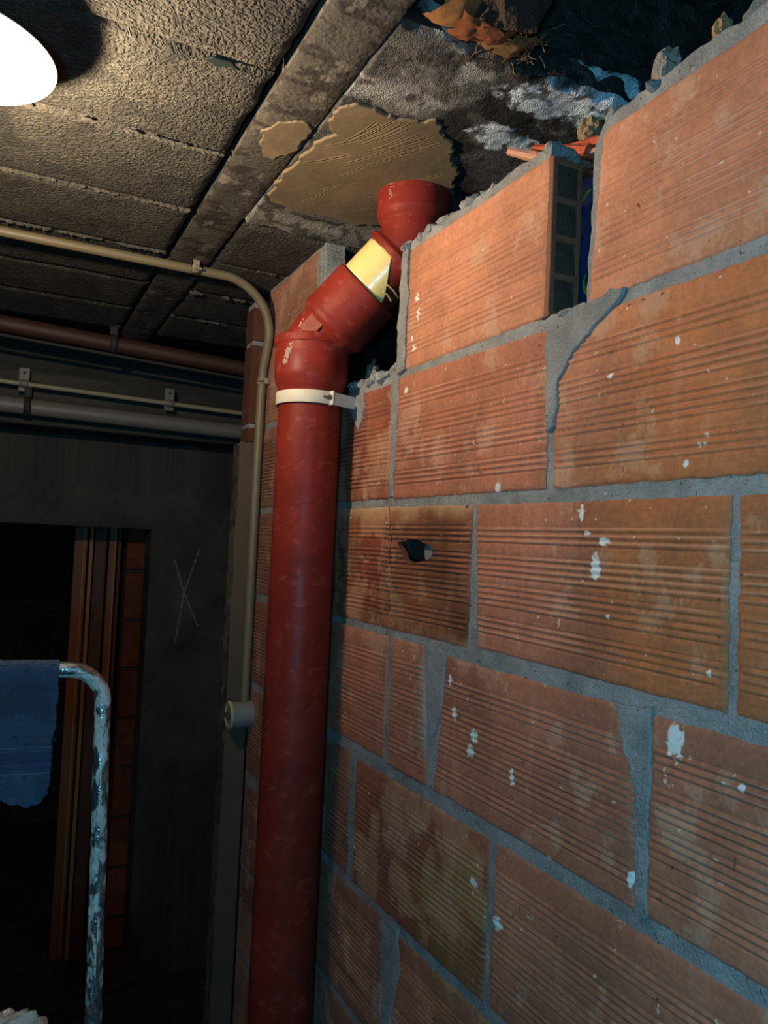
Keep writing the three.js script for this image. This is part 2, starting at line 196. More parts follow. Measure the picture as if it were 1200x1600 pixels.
const wallBump = tex(1024, 1024, (u, v, c) => { c[0] = c[1] = c[2] = fbm(u * 420, v * 420, 30, 3) * 0.6 + fbm(u * 90, v * 400, 31, 2) * 0.4; }, false);
const brickMat = new THREE.MeshStandardMaterial({ map: wallMap, bumpMap: wallBump, bumpScale: 0.0016, roughness: 0.82 });

const mortarTex = tex(1024, 1024, (u, v, c) => { const n = fbm(u * 16, v * 16, 40, 4), f = fbm(u * 300, v * 300, 41, 2), k = 0.53 + 0.20 * (n - 0.5) + 0.10 * (f - 0.5); c[0] = k; c[1] = k; c[2] = k * 0.98; if (vn(u * 130, v * 130, 42) > 0.93) mix3(c, [0.26, 0.25, 0.23], 0.7); if (vn(u * 150, v * 150, 43) > 0.96) mix3(c, [0.8, 0.78, 0.74], 0.6); }, true);
const mortarBump = tex(1024, 1024, (u, v, c) => { c[0] = c[1] = c[2] = fbm(u * 40, v * 40, 44, 3) * 0.5 + fbm(u * 220, v * 220, 45, 3) * 0.5; }, false);
for (const t of [mortarTex, mortarBump]) t.repeat.set(2, 2);
const mortarMat = new THREE.MeshStandardMaterial({ map: mortarTex, bumpMap: mortarBump, bumpScale: 0.0035, roughness: 0.95 });

const wall = sgroup('wall_right');
for (const b of BR) b.mesh = mesh('brick', brickGeo(b), brickMat, wall);
{ // the mortar between and around the bricks
  const o = rough([[-2.072, -1.78], [0.32, -1.78], [0.32, 0.535], [-0.46, 0.542], [-0.60, 0.540], [-0.722, 0.534], [-0.746, 0.510], [-0.752, 0.306], [-0.829, 0.303], [-0.856, 0.322], [-0.856, 0.520], [-0.832, 0.532], [-0.836, 0.546], [-0.90, 0.550], [-1.06, 0.545], [-1.20, 0.552], [-1.246, 0.548], [-1.256, 0.50], [-1.252, 0.40], [-1.256, 0.325], [-1.272, 0.326], [-1.29, 0.312], [-1.36, 0.318], [-1.44, 0.322], [-1.50, 0.312], [-1.70, 0.314], [-1.655, 0.33], [-1.652, 0.50], [-1.662, 0.695], [-2.072, 0.692]], 0.008, 0.004, 50);
  mesh('mortar', plate(o, 0.046, 0.003, ...onWall(WX + 0.0062), [[-1.257, -0.034], [-1.06, -0.034], [-1.06, 0.018], [-1.257, 0.018]]), mortarMat, wall);
  const smear = (poly, x, s) => mesh('mortar_smear', plate(rough(poly, 0.005, 0.005, s), 0.008, 0.002, ...onWall(x + 0.0015)), mortarMat, wall);
  smear([[-0.676, -0.162], [-0.619, -0.160], [-0.6205, -0.38], [-0.634, -0.382], [-0.635, -0.27], [-0.648, -0.24], [-0.664, -0.20]], WX - 0.0012, 51);
  smear([[-0.834, 0.308], [-0.680, 0.312], [-0.694, 0.294], [-0.735, 0.272], [-0.765, 0.256], [-0.792, 0.222], [-0.802, 0.16], [-0.818, 0.16], [-0.822, 0.29]], WX - 0.0028, 52);
  smear([[-1.470, 0.310], [-1.44, 0.302], [-1.405, 0.300], [-1.392, 0.27], [-1.40, 0.245], [-1.415, 0.225], [-1.428, 0.236], [-1.444, 0.258], [-1.462, 0.27], [-1.467, 0.29]], WX - 0.0030, 53);
  smear([[-1.116, -0.160], [-1.046, -0.160], [-1.052, -0.24], [-1.072, -0.30], [-1.085, -0.30], [-1.10, -0.22]], WX - 0.0004, 54);
  smear([[-1.252, 0.535], [-1.232, 0.540], [-1.224, 0.46], [-1.226, 0.38], [-1.222, 0.315], [-1.256, 0.31], [-1.258, 0.42]], WX - 0.0035, 55);
  smear([[-1.70, 0.66], [-1.668, 0.68], [-1.662, 0.56], [-1.668, 0.44], [-1.69, 0.44], [-1.684, 0.56]], WX - 0.0025, 56);
  smear([[-1.205, -0.640], [-1.165, -0.635], [-1.150, -0.70], [-1.175, -0.78], [-1.19, -0.86], [-1.21, -0.86]], WX - 0.0006, 58);
  smear([[-1.282, 0.325], [-1.252, 0.318], [-1.25, 0.20], [-1.256, 0.09], [-1.272, 0.09], [-1.276, 0.22]], WX + 0.0006, 59);
  const r = rng(7), L = []; // squeezed-out mortar along the tops and the torn edges
  for (let z = -1.24; z < -0.84; z += 0.011) L.push(lump(WX + 0.012 + r() * 0.03, 0.541 + r() * 0.008, z, 0.012 + r() * 0.012, 0.007 + r() * 0.006, 0.009 + r() * 0.008, r() * 50, 0.5, 1));
  for (let z = -0.72; z < -0.46; z += 0.012) L.push(lump(WX + 0.014 + r() * 0.03, 0.528 + r() * 0.008, z, 0.014 + r() * 0.01, 0.008 + r() * 0.006, 0.01 + r() * 0.008, r() * 50, 0.5, 1));
  for (let z = -1.48; z < -1.262; z += 0.009) L.push(lump(WX + 0.004 + r() * 0.035, 0.312 + r() * 0.012 * (1 + (z + 1.48) * 3), z, 0.01 + r() * 0.01, 0.006 + r() * 0.009, 0.007 + r() * 0.008, r() * 50, 0.6, 1));
  for (let y = 0.33; y < 0.545; y += 0.009) L.push(lump(WX + 0.004 + r() * 0.02, y, -1.243 - r() * 0.008, 0.008, 0.007 + r() * 0.007, 0.005 + r() * 0.006, r() * 50, 0.6, 1));
  for (let y = 0.325; y < 0.37; y += 0.008) L.push(lump(WX + 0.006, y, -1.262 + (y - 0.32) * 0.25, 0.008, 0.008, 0.006, r() * 50, 0.6, 1));
  for (let x = 0.635; x < 0.675; x += 0.008) { L.push(lump(x, 0.542, -0.834, 0.010, 0.009, 0.009, r() * 50, 0.5, 1)); L.push(lump(x, 0.306, -0.80 + r() * 0.03, 0.014, 0.007, 0.018, r() * 50, 0.5, 1)); }
  mesh('mortar_ridge', L, mortarMat, wall);
  // the open end of the hollow brick beside the gap: four cells stopped with mortar
  const cellM = new THREE.MeshStandardMaterial({ map: mortarTex, bumpMap: mortarBump, bumpScale: 0.004, color: 0x8a6a54, roughness: 0.95 });
  const E = BR[2].mesh, end = new THREE.Shape([V(0.632, 0.312), V(0.682, 0.312), V(0.682, 0.529), V(0.632, 0.529)].map(p => new THREE.Vector2(p.x, p.y)));
  for (let i = 0; i < 4; i++) { const y0 = 0.321 + i * 0.052; const h = new THREE.Path(); h.moveTo(0.641, y0); h.lineTo(0.641, y0 + 0.043); h.lineTo(0.675, y0 + 0.043); h.lineTo(0.675, y0); h.closePath(); end.holes.push(h);
    mesh('brick_cell', grid(8, 8, (a, b) => [0.640 + a * 0.036, y0 - 0.001 + b * 0.045, -0.8268 + 0.003 * (fbm(a * 3 + i * 9, b * 3, 60, 3) - 0.5) - 0.0035 * ss(0.62, 1, b + 0.3 * a - 0.15) * (i < 3 ? 1 : 0.2)], (a, b) => [a * 0.036, b * 0.045]), cellM, E); }
  const eg = new THREE.ExtrudeGeometry(end, { depth: 0.03, bevelEnabled: true, bevelThickness: 0.001, bevelSize: 0.001, bevelOffset: -0.001, bevelSegments: 1 }).translate(0, 0, -0.8555);
  mesh('brick_end', cubeUV(eg), new THREE.MeshStandardMaterial({ color: 0x7e5038, bumpMap: mortarBump, bumpScale: 0.002, roughness: 0.9 }), E);
  // the hollow seen through the punched hole
  const H = BR.find(b => b.hole).mesh, lipO = [...HOLE, HOLE[0]];
  mesh('hole_edge', grid(lipO.length - 1, 3, (a, b) => { const p = lipO[Math.round(a * (lipO.length - 1))]; return [WX - 0.0005 + b * 0.010, p[1], p[0]]; }, (a, b, p) => [p[2], p[0]]), new THREE.MeshStandardMaterial({ color: 0x6b3a28, roughness: 0.9 }), H);
  const hc = box(WX + 0.010, WX + 0.043, -0.030, 0.016, -1.255, -1.06); { const ia = Array.from(hc.index.array); ia.splice(6, 6); hc.setIndex(ia); }
  mesh('brick_cell', hc, new THREE.MeshStandardMaterial({ color: 0x4a2e26, roughness: 0.9 }), H);
  mesh('pale_web_lump', lump(WX + 0.034, -0.007, -1.158, 0.012, 0.024, 0.026, 61, 0.2, 3), mortarMat, H);  // pale lump standing for the inner web that catches cool light
}

// ------------------------------------------------------------------ concrete: ceiling, beams, floor, walls
const blockMap = tex(1024, 1024, (u, v, c) => { const n = fbm(u * 5, v * 5, 70, 4), f = fbm(u * 130, v * 130, 71, 3), k = 0.265 * (0.72 + 0.5 * n) * (0.62 + 0.75 * f); c[0] = k * 1.05; c[1] = k * 0.98; c[2] = k * 0.84; mix3(c, [0.12, 0.11, 0.10], 0.45 * ss(0.55, 0.75, fbm(u * 9, v * 9, 72, 4))); }, true);
const blockBump = tex(1024, 1024, (u, v, c) => { const wx = fbm(u * 60, v * 60, 73, 2) * 1.6, wy = fbm(u * 60 + 8, v * 60, 74, 2) * 1.6; const f = fbm(u * 140 + wx, v * 140 + wy, 75, 2); c[0] = c[1] = c[2] = cl(0.5 + (f - 0.5) * 1.8) * 0.75 + 0.25 * fbm(u * 330, v * 330, 76, 2); }, false);
for (const t of [blockMap, blockBump]) t.repeat.set(1.9, 1.9);
const blockMat = new THREE.MeshStandardMaterial({ map: blockMap, bumpMap: blockBump, bumpScale: 0.0045, roughness: 0.95 });
const concMap = tex(1024, 1024, (u, v, c) => { const n = fbm(u * 6, v * 6, 80, 5), g = fbm(u * 22, v * 40, 81, 4), f = fbm(u * 200, v * 200, 82, 2), k = 0.30 * (0.6 + 0.75 * n) + 0.07 * (f - 0.5); c[0] = k * 1.08; c[1] = k; c[2] = k * 0.88; mix3(c, [0.13, 0.10, 0.085], 0.6 * ss(0.52, 0.66, g)); mix3(c, [0.55, 0.52, 0.47], 0.55 * ss(0.66, 0.72, fbm(u * 26, v * 18, 83, 4))); }, true);
const concBump = tex(1024, 1024, (u, v, c) => { c[0] = c[1] = c[2] = fbm(u * 24, v * 24, 84, 4) * 0.6 + fbm(u * 160, v * 160, 85, 3) * 0.4; }, false);
for (const t of [concMap, concBump]) t.repeat.set(1.25, 1.25);
const concMat = new THREE.MeshStandardMaterial({ map: concMap, bumpMap: concBump, bumpScale: 0.004, roughness: 0.85 });
const roughConcMat = new THREE.MeshStandardMaterial({ map: concMap, bumpMap: concBump, bumpScale: 0.012, color: 0xa09c96, roughness: 0.95 });  // concrete map with a grey tint and strong bump
const dimMat = new THREE.MeshStandardMaterial({ map: concMap, bumpMap: concBump, bumpScale: 0.004, color: 0x9a9388, roughness: 0.9 });

structure('floor', box(-2.5, 1.4, -1.9, -1.78, -5.4, 2.1), dimMat);
structure('wall_left', box(-2.5, -2.38, -1.78, 0.96, -5.4, 2.1), dimMat);
structure('ceiling', [box(-2.5, 0.436, 0.735, 0.98, -5.4, 2.1), box(0.436, 1.4, 0.76, 0.98, -5.4, -0.90), box(-2.5, 1.4, 0.98, 1.08, -5.4, 2.1)], roughConcMat);
structure('trim_1', [box(1.02, 1.14, -1.78, 0.98, -2.1, 2.1)], roughConcMat);               // far side of the shaft behind the brick wall
structure('wall_right_front', [box(0.63, 1.02, -1.78, 0.98, 0.32, 2.1)], dimMat);
structure('wall_right_rear', [box(0.638, 1.30, -1.78, 0.735, -2.16, -2.078), box(1.2, 1.3, -1.78, 0.735, -3.3, -2.16)], dimMat);
{ // the wall behind the photographer with its window, both out of view
  structure('wall_front', [box(-2.38, -1.25, -1.78, 0.735, 1.85, 2.1), box(-0.25, 0.63, -1.78, 0.735, 1.85, 2.1), box(-1.25, -0.25, -1.78, 0.0, 1.85, 2.1), box(-1.25, -0.25, 0.58, 0.735, 1.85, 2.1)], dimMat);
  const w = sgroup('unseen_window_1');
  mesh('unseen_window_frame', [box(-1.25, -1.20, 0, 0.58, 1.88, 1.95), box(-0.30, -0.25, 0, 0.58, 1.88, 1.95), box(-1.20, -0.30, 0, 0.05, 1.88, 1.95), box(-1.20, -0.30, 0.53, 0.58, 1.88, 1.95), box(-0.765, -0.735, 0.05, 0.53, 1.89, 1.94)], new THREE.MeshStandardMaterial({ color: 0xb9b5aa, roughness: 0.6 }), w);
  mesh('unseen_pane', box(-1.20, -0.30, 0.05, 0.53, 1.91, 1.915), new THREE.MeshStandardMaterial({ color: 0x556677, emissive: new THREE.Color().setRGB(0.22, 0.55, 1.0), emissiveIntensity: 0.6, roughness: 0.4 }), w);  // glowing pane of the window out of view
}
{ // joists and hollow blocks
  const joist = (x0, x1, z0, z1) => { const g = grid(10, 160, (a, b) => { const x = mix(x0, x1, a), z = mix(z0, z1, b), e = Math.min(a, 1 - a) < 0.01; return [x + (e ? (fbm(z * 40, x * 9, 90, 3) - 0.5) * 0.006 : 0), 0.688 + (e ? 0.003 : 0) + (fbm(x * 30, z * 12, 91, 3) - 0.5) * 0.004, z]; }, (a, b, p) => [p[0], p[2]]);
    const s = structure('ceiling_joist', [g, box(x0 + 0.001, x1 - 0.001, 0.692, 0.96, z0, z1)], concMat); return s; };
  joist(0.338, 0.432, -3.05, 0.6); joist(-0.33, -0.235, -3.05, 1.85); joist(-0.93, -0.84, -3.05, 1.85); joist(-1.53, -1.44, -3.05, 1.85); joist(-2.13, -2.04, -3.05, 1.85);
  structure('ceiling_joist', box(0.338, 0.432, 0.688, 0.96, 0.6, 1.85), concMat); joist(0.95, 1.02, -2.05, -0.9);
  const c = sgroup('ceiling_bay');
  const block = (x0, x1, z0, z1, s) => { const dy = (h2(s, 1, 9) - 0.5) * 0.007, tl = (h2(s, 2, 9) - 0.5) * 0.008, nu = 40, nv = 26;
    const g = grid(nu, nv, (a, b) => { const x = mix(x0, x1, a), z = mix(z0, z1, b), d = Math.min((x - x0), (x1 - x), (z - z0), (z1 - z)), e = d < 0.012 ? Math.pow(1 - d / 0.012, 2) * 0.008 : 0; return [x + (a === 0 || a === 1 ? (fbm(z * 50, s, 3, 2) - 0.5) * 0.008 : 0), 0.690 + dy + tl * (b - 0.5) + e + (fbm(x * 9, z * 9, s, 3) - 0.5) * 0.004, z]; }, (a, b, p) => [p[0] + s * 0.37, p[2] + s * 0.19]);
    mesh('ceiling_block', [g, box(x0 + 0.002, x1 - 0.002, 0.703, 0.735, z0, z1)], blockMat, c); };
  let s = 1; for (const zz of [-2.755, -2.48, -2.205, -1.93, -1.655, -1.38, -1.105, -0.83, -0.555, -0.28, 0, 0.28]) { block(-0.228, 0.327, zz + 0.002, zz + 0.272, s++); block(-0.834, -0.337, zz + 0.002, zz + 0.272, s++); block(-1.434, -0.936, zz + 0.002, zz + 0.272, s++); if (zz < -1.6) block(0.441, zz < -2 ? 1.0 : 0.94, zz + 0.002, zz + 0.272, s++); }
  // pale crumbs of mortar pressed out of the block joints
  const r = rng(21), J = []; for (const [z, x0, x1, k] of [[-1.655, -0.2, 0.32, 1], [-1.93, -0.2, 0.32, 1.3], [-2.205, 0.445, 0.60, 1.4], [-1.93, 0.445, 0.60, 1.3], [-1.38, -0.2, 0.32, 0.8], [-2.48, 0.445, 0.62, 1]]) for (let x = x0; x < x1; x += 0.007) if (fbm(x * 26, z, 92, 2) > 0.47) J.push(lump(x, 0.689, z + (r() - 0.5) * 0.005, 0.006, (0.002 + r() * 0.004) * k, (0.002 + r() * 0.003) * k, r() * 40, 0.6, 1));
  mesh('mortar_crumbs', J, new THREE.MeshStandardMaterial({ map: mortarTex, color: 0x9a9284, roughness: 0.95 }), c).userData.kind = 'stuff';
  // old rough concrete beside the joist, broken off at the open hole
  const patchMap = tex(1024, 1024, (u, v, k) => { const x = 0.43 + u * 0.58, z = -1.64 + v * 0.77, n = fbm(x * 12, z * 12, 95, 5), f = fbm(x * 170, z * 170, 96, 3); let t = 0.30 * (0.7 + 0.6 * n) + 0.12 * (f - 0.5); k[0] = t * 1.04; k[1] = t; k[2] = t * 0.94;
    mix3(k, [0.60, 0.59, 0.57], 0.85 * ss(0.40, 0.58, fbm(x * 16, z * 16, 97, 4)) * ss(-1.12, -1.06, z) * ss(0.67, 0.58, x));   // pale cement film
    mix3(k, [0.085, 0.07, 0.055], 0.85 * ss(0.42, 0.58, fbm(x * 15, z * 15, 98, 4)) * ss(0.55, 0.64, x + (n - 0.5) * 0.1));           // darker blotches towards the brick wall
    for (const [a, b, p, q] of [[0.735, -0.945, 0.085, 0.05], [0.715, -1.07, 0.06, 0.035], [0.80, -0.91, 0.05, 0.03]]) mix3(k, [0.86, 0.90, 0.92], 0.95 * ss(1.15, 0.7, Math.hypot((x - a) / p, (z - b) / q) + (fbm(x * 45, z * 45, 99, 4) - 0.5) * 1.9)); // efflorescence
    mix3(k, [0.58, 0.55, 0.50], 0.8 * ss(-1.50, -1.54, z + (n - 0.5) * 0.06)); mix3(k, [0.10, 0.09, 0.08], 0.5 * ss(0.6, 0.7, fbm(x * 40, z * 40, 100, 3))); }, true, THREE.ClampToEdgeWrapping);
  const pm = new THREE.MeshStandardMaterial({ map: patchMap, bumpMap: mortarBump, bumpScale: 0.006, roughness: 0.9 });
  const sl = grid(150, 190, (a, b) => { const x = 0.434 + a * 0.576, z = -1.632 + b * 0.752; const e = ss(-0.915, -0.885, z + (fbm(x * 20, z * 8, 101, 3) - 0.5) * 0.03) * 0.3; return [x, 0.689 + (fbm(x * 16, z * 16, 102, 5) - 0.5) * 0.014 * (1 - 0.8 * ss(-1.06, -1.14, z) * ss(-1.56, -1.5, z)) + e * 0.10 + e * (fbm(x * 45, z * 45, 103, 3) - 0.5) * 0.05 - 0.006 * ss(-1.55, -1.6, z) + (a === 0 ? 0.01 : 0), z]; }, (a, b, p) => [(p[0] - 0.43) / 0.58, (p[2] + 1.64) / 0.77]);
  const slab = mesh('rough_slab', sl, pm, c);
  // rough underside of the open hole
  mesh('hole_roof', grid(50, 70, (a, b) => { const x = 0.432 + a * 0.6, z = -0.97 + b * 1.25; return [x, 0.90 + (fbm(x * 10, z * 10, 104, 5) - 0.5) * 0.09, z]; }, (a, b, p) => [p[0] * 1.3, p[2] * 1.3]), roughConcMat, c);
  mesh('broken_edge', grid(80, 50, (a, b) => { const x = 0.432 + a * 0.6, y = 0.690 + b * 0.23; return [x, y, -0.897 + (fbm(x * 14, y * 16, 105, 5) - 0.5) * 0.07 - 0.02 * ss(0.2, 1, b)]; }, (a, b, p) => [p[0] * 1.3, p[1] * 1.3]), roughConcMat, c);
}
{ // fresh brown mortar around the pipe socket, with trowel strokes
  const strokes = []; const r = rng(5); for (let i = 0; i < 16; i++) strokes.push([0.495 + i * 0.0075 + r() * 0.006, -1.15 - r() * 0.03, 0.18 + i * 0.02 + r() * 0.15, 0.05 + r() * 0.06]); for (let i = 0; i < 12; i++) strokes.push([0.47 + r() * 0.2, -1.2 - r() * 0.26, 0.3 + r() * 0.5, 0.03 + r() * 0.10]);
  const bump = tex(1024, 1024, (u, v, c) => { const x = 0.35 + u * 0.4, z = -1.53 + v * 0.47; let h = 0.45 + 0.25 * fbm(x * 40 + z * 10, z * 40, 110, 3) + 0.10 * fbm(x * 30 + z * 260, x * 120, 111, 2); for (const s of strokes) { const dx = x - s[0], dz = z - s[1], a = Math.cos(s[2]), b = Math.sin(s[2]), l = dx * b + dz * a, d = dx * a - dz * b + l * l * 1.4; if (Math.abs(l) < s[3] * 0.5) { const q = d / 0.0013; if (q > -4 && q < 4) h += 0.45 * Math.exp(-q * q) - 0.3 * Math.exp(-(q - 1.6) * (q - 1.6)); } } c[0] = c[1] = c[2] = h; }, false, THREE.ClampToEdgeWrapping);
  const map = tex(512, 512, (u, v, c) => { const n = fbm(u * 7, v * 7, 112, 4), f = fbm(u * 120, v * 120, 113, 2), k = 0.42 * (0.85 + 0.3 * n) + 0.04 * (f - 0.5); c[0] = k * 1.14; c[1] = k * 0.98; c[2] = k * 0.74; }, true, THREE.ClampToEdgeWrapping);
  const mat = new THREE.MeshStandardMaterial({ map, bumpMap: bump, bumpScale: 0.003, roughness: 0.75 });
  const fix = (g) => { const u = g.attributes.uv; for (let i = 0; i < u.count; i++) u.setXY(i, (u.getX(i) - 0.35) / 0.4, (u.getY(i) + 1.53) / 0.47); return g; };
  const m = thing('mortar_patch', 'fresh brown mortar patch with trowel marks around the pipe socket on the ceiling', 'mortar');
  mesh('main_patch', fix(plate(rough([[0.437, -1.125], [0.463, -1.100], [0.533, -1.107], [0.598, -1.075], [0.621, -1.107], [0.667, -1.152], [0.706, -1.201], [0.74, -1.27], [0.76, -1.33], [0.76, -1.43], [0.70, -1.49], [0.64, -1.525], [0.589, -1.518], [0.499, -1.525], [0.443, -1.500], [0.437, -1.45], [0.439, -1.373], [0.445, -1.249], [0.462, -1.205], [0.442, -1.17]], 0.005, 0.009, 115), 0.003, 0.0025, ...onCeil(0.6895))), mat, m);
  mesh('side_patch', fix(plate(rough([[0.357, -1.254], [0.375, -1.215], [0.408, -1.193], [0.428, -1.207], [0.430, -1.254], [0.424, -1.30], [0.406, -1.34], [0.383, -1.337], [0.364, -1.302]], 0.004, 0.007, 116), 0.002, 0.0014, ...onCeil(0.6885))), mat, m);
}
{ // dark green paint dab on a ceiling block
  const m = mesh('paint_dab', plate(rough([[0.222, -1.113], [0.232, -1.102], [0.258, -1.100], [0.278, -1.112], [0.256, -1.114], [0.240, -1.120]], 0.004, 0.003, 120), 0.002, 0.0008, ...onCeil(0.690)), new THREE.MeshStandardMaterial({ color: 0x1c2a26, roughness: 0.6 })); m.userData = { label: 'small dark green smear of paint on the rough ceiling block', category: 'paint' };
}

// ------------------------------------------------------------------ the red soil pipe
const pvcScuff = tex(1024, 1024, (u, v, c) => { const n = fbm(u * 5, v * 9, 130, 4), f = fbm(u * 260, v * 40, 131, 2); c[0] = 0.50 * (0.86 + 0.28 * n); c[1] = 0.158 * (0.8 + 0.3 * n) + 0.02 * f; c[2] = 0.115 * (0.8 + 0.3 * n) + 0.02 * f; mix3(c, [0.62, 0.42, 0.34], 0.3 * ss(0.63, 0.75, fbm(u * 18, v * 30, 132, 4))); if (vn(u * 130, v * 130, 133) > 0.985) mix3(c, [0.75, 0.62, 0.55], 0.7); const sc = fbm(u * 12 + v * 4, v * 160 - u * 70, 134, 2); if (sc > 0.84) mix3(c, [0.72, 0.52, 0.46], 0.3); }, true);
pvcScuff.repeat.set(2.5, 2.5);
const pvcRough = tex(512, 512, (u, v, c) => { c[0] = c[2] = 0; c[1] = 0.34 + 0.28 * fbm(u * 14, v * 14, 135, 4); }, false); pvcRough.repeat.set(2.5, 2.5);
const pvc = new THREE.MeshPhysicalMaterial({ map: pvcScuff, roughnessMap: pvcRough, roughness: 1, specularIntensity: 0.38 });
const plaster = new THREE.MeshStandardMaterial({ color: 0xb59c84, roughness: 0.95, bumpMap: mortarBump, bumpScale: 0.002 });
const A = V(0.545, 0, -1.475), B1 = V(0.545, 0.392, -1.475), B2 = V(0.69, 0.592, -1.335);
{
  const P = thing('drain_pipe', 'dark red plastic drain pipe with socket and two bends rising to the ceiling', 'pipe');
  const R = 0.0625, line = (ys) => ys.map(y => V(A.x, y, A.z));
  const yb = [], rb = []; for (const [y, r] of [[-1.775, R], [-1.4, R], [-1.0, R], [-0.6, R], [-0.2, R], [0.2, R], [0.296, R]]) { yb.push(y); rb.push(r); }
  mesh('pipe', sweep(line(yb), rb, 64), pvc, P);
  const bell = []; for (const [y, r] of [[0.294, R + 0.0002], [0.298, R + 0.0008], [0.303, R + 0.003], [0.310, R + 0.006], [0.318, R + 0.0085], [0.324, R + 0.0105], [0.330, R + 0.0112], [0.336, R + 0.0112], [0.388, R + 0.0115], [0.3895, R + 0.0140], [0.391, R + 0.0145], [0.404, R + 0.0145], [0.4062, R + 0.0132], [0.407, R + 0.011], [0.4065, R + 0.003], [0.39, R + 0.002]]) bell.push([y, r]);
  mesh('pipe_socket', sweep(bell.map(b => V(A.x, b[0], A.z)), bell.map(b => b[1]), 72), pvc, P);
  // lower bend: spigot in the socket, 45 degrees, then its own socket
  const d = B2.clone().sub(B1).normalize(), L = B1.distanceTo(B2), at = (t) => B1.clone().addScaledVector(d, t);
  const a1 = arc(V(A.x, 0, A.z), B1, B2, 0.066, 14), pts = [V(A.x, 0.335, A.z), ...a1], rad = pts.map(() => R);
  const t0 = a1[a1.length - 1].distanceTo(B1); for (const [t, r] of [[t0 + 0.016, R + 0.0004], [t0 + 0.022, R + 0.003], [t0 + 0.030, R + 0.0090], [t0 + 0.037, R + 0.0122], [t0 + 0.044, R + 0.0106], [t0 + 0.052, R + 0.0100], [0.150, R + 0.0098], [0.158, R + 0.0096], [0.1595, R + 0.008], [0.159, R + 0.003], [0.14, R + 0.002]]) { pts.push(at(t)); rad.push(r); }
  const el = mesh('bend', sweep(pts, rad, 72), pvc, P);
  // raised square plaque moulded on the bend, with a mark that cannot be read
  { const c = at(0.036), toCam = c.clone().negate().normalize(), ax = d.clone(); const nrm = toCam.addScaledVector(ax, -toCam.dot(ax)).normalize(); nrm.applyAxisAngle(ax, -0.5); const side = V(0, 0, 0).crossVectors(ax, nrm), M = new THREE.Matrix4().makeBasis(side, ax, nrm);
    const base = c.clone().addScaledVector(nrm, R - 0.0008); const pl = new RoundedBoxGeometry(0.036, 0.041, 0.009, 2, 0.0018).applyMatrix4(M).translate(base.x, base.y, base.z);
    const plq = mesh('plaque', pl, pvc, el), stroke = (q) => tube(q.map(([a, b]) => V(a, b, 0.0046).applyMatrix4(M).add(base)), 0.0007, 6);
    mesh('plaque_mark', [stroke([[-0.009, 0.006], [-0.010, -0.004], [-0.004, -0.008], [0.001, -0.003], [-0.003, 0.004]]), stroke([[0.003, 0.009], [0.008, 0.004], [0.010, -0.006]]), stroke([[-0.012, 0.010], [-0.004, 0.012], [0.004, 0.011]])], new THREE.MeshStandardMaterial({ color: 0x8f5a48, roughness: 0.6 }), el); }
  // upper bend: spigot, 45 degrees back to vertical, socket ending in the mortar of the ceiling
  const top = V(B2.x, 0.9, B2.z), a2 = arc(B1, B2, top, 0.075, 14), p2 = [at(0.14), at(0.17), at(0.22), at(0.236), at(0.2362), at(0.2375), at(0.2455), at(0.248), ...a2], r2 = p2.map((_, i) => i < 4 || i > 7 ? R - 0.0004 : i === 4 ? R + 0.005 : R + 0.0066), y2 = a2[a2.length - 1].y;
  for (const [y, r] of [[y2 + 0.002, R], [y2 + 0.006, R + 0.003], [y2 + 0.014, R + 0.0085], [y2 + 0.020, R + 0.0098], [y2 + 0.024, R + 0.0088], [y2 + 0.030, R + 0.0096], [0.70, R + 0.010]]) { p2.push(V(B2.x, y, B2.z)); r2.push(r); }
  mesh('bend', sweep(p2, r2, 72), pvc, P);
  // cream paint on the spigot with two runs
  const cam = at(0.18).negate().normalize(), n0 = cam.addScaledVector(d, -cam.dot(d)).normalize(), s0 = V(0, 0, 0).crossVectors(d, n0); // s0 points to the lower side of the pipe or the upper one
  const lowSide = s0.y < 0 ? 1 : -1, on = (t, ang, h) => at(t).addScaledVector(n0, Math.cos(ang) * (R + h)).addScaledVector(s0, Math.sin(ang) * (R + h) * lowSide);
  const cream = new THREE.MeshPhysicalMaterial({ color: 0xf0d98c, roughness: 0.28, clearcoat: 0.5, clearcoatRoughness: 0.2 });
  const coat = grid(60, 30, (a, b) => { const ang = -1.9 + a * 2.5; let e0 = 0.1605, e1 = 0.2345 + (fbm(a * 9, 2, 140, 2) - 0.5) * 0.002; const v = cl((a - 0.7) / 0.3); e1 = mix(e1, 0.166, v); const t = mix(e0, e1, b), edge = Math.min(a, 1 - a) < 0.001 || b === 0 || b === 1; return on(t, ang, edge ? -0.0002 : 0.0012 + 0.0004 * fbm(a * 12, b * 5, 141, 2)).toArray(); });
  const run = (t, a0, a1, r) => { const q = []; for (let i = 0; i <= 10; i++) q.push(on(t + 0.002 * Math.sin(i * 0.4), mix(a0, a1, i / 10), 0.0005)); return sweep(q, q.map((_, i) => r * (i > 8 ? (i === 10 ? 0.35 : 1.15) : 0.85)), 10, true); };
  mesh('cream_paint', [coat, run(0.178, 0.36, 0.86, 0.0024), run(0.192, 0.22, 1.02, 0.0020)], cream, P);
  // dried plaster splashes on the bend and the socket
  const spl = []; const r = rng(14); for (let i = 0; i < 46; i++) { const y = 0.410 + r() * 0.026, a = -2.32 + r() * 0.62 - (y - 0.41) * 6; const c = V(A.x + Math.cos(a) * -0.0 , y, A.z); const dir = V(Math.sin(a + 0.0), 0, -Math.cos(a)).normalize(); c.addScaledVector(dir, 0); spl.push([a, y]); }
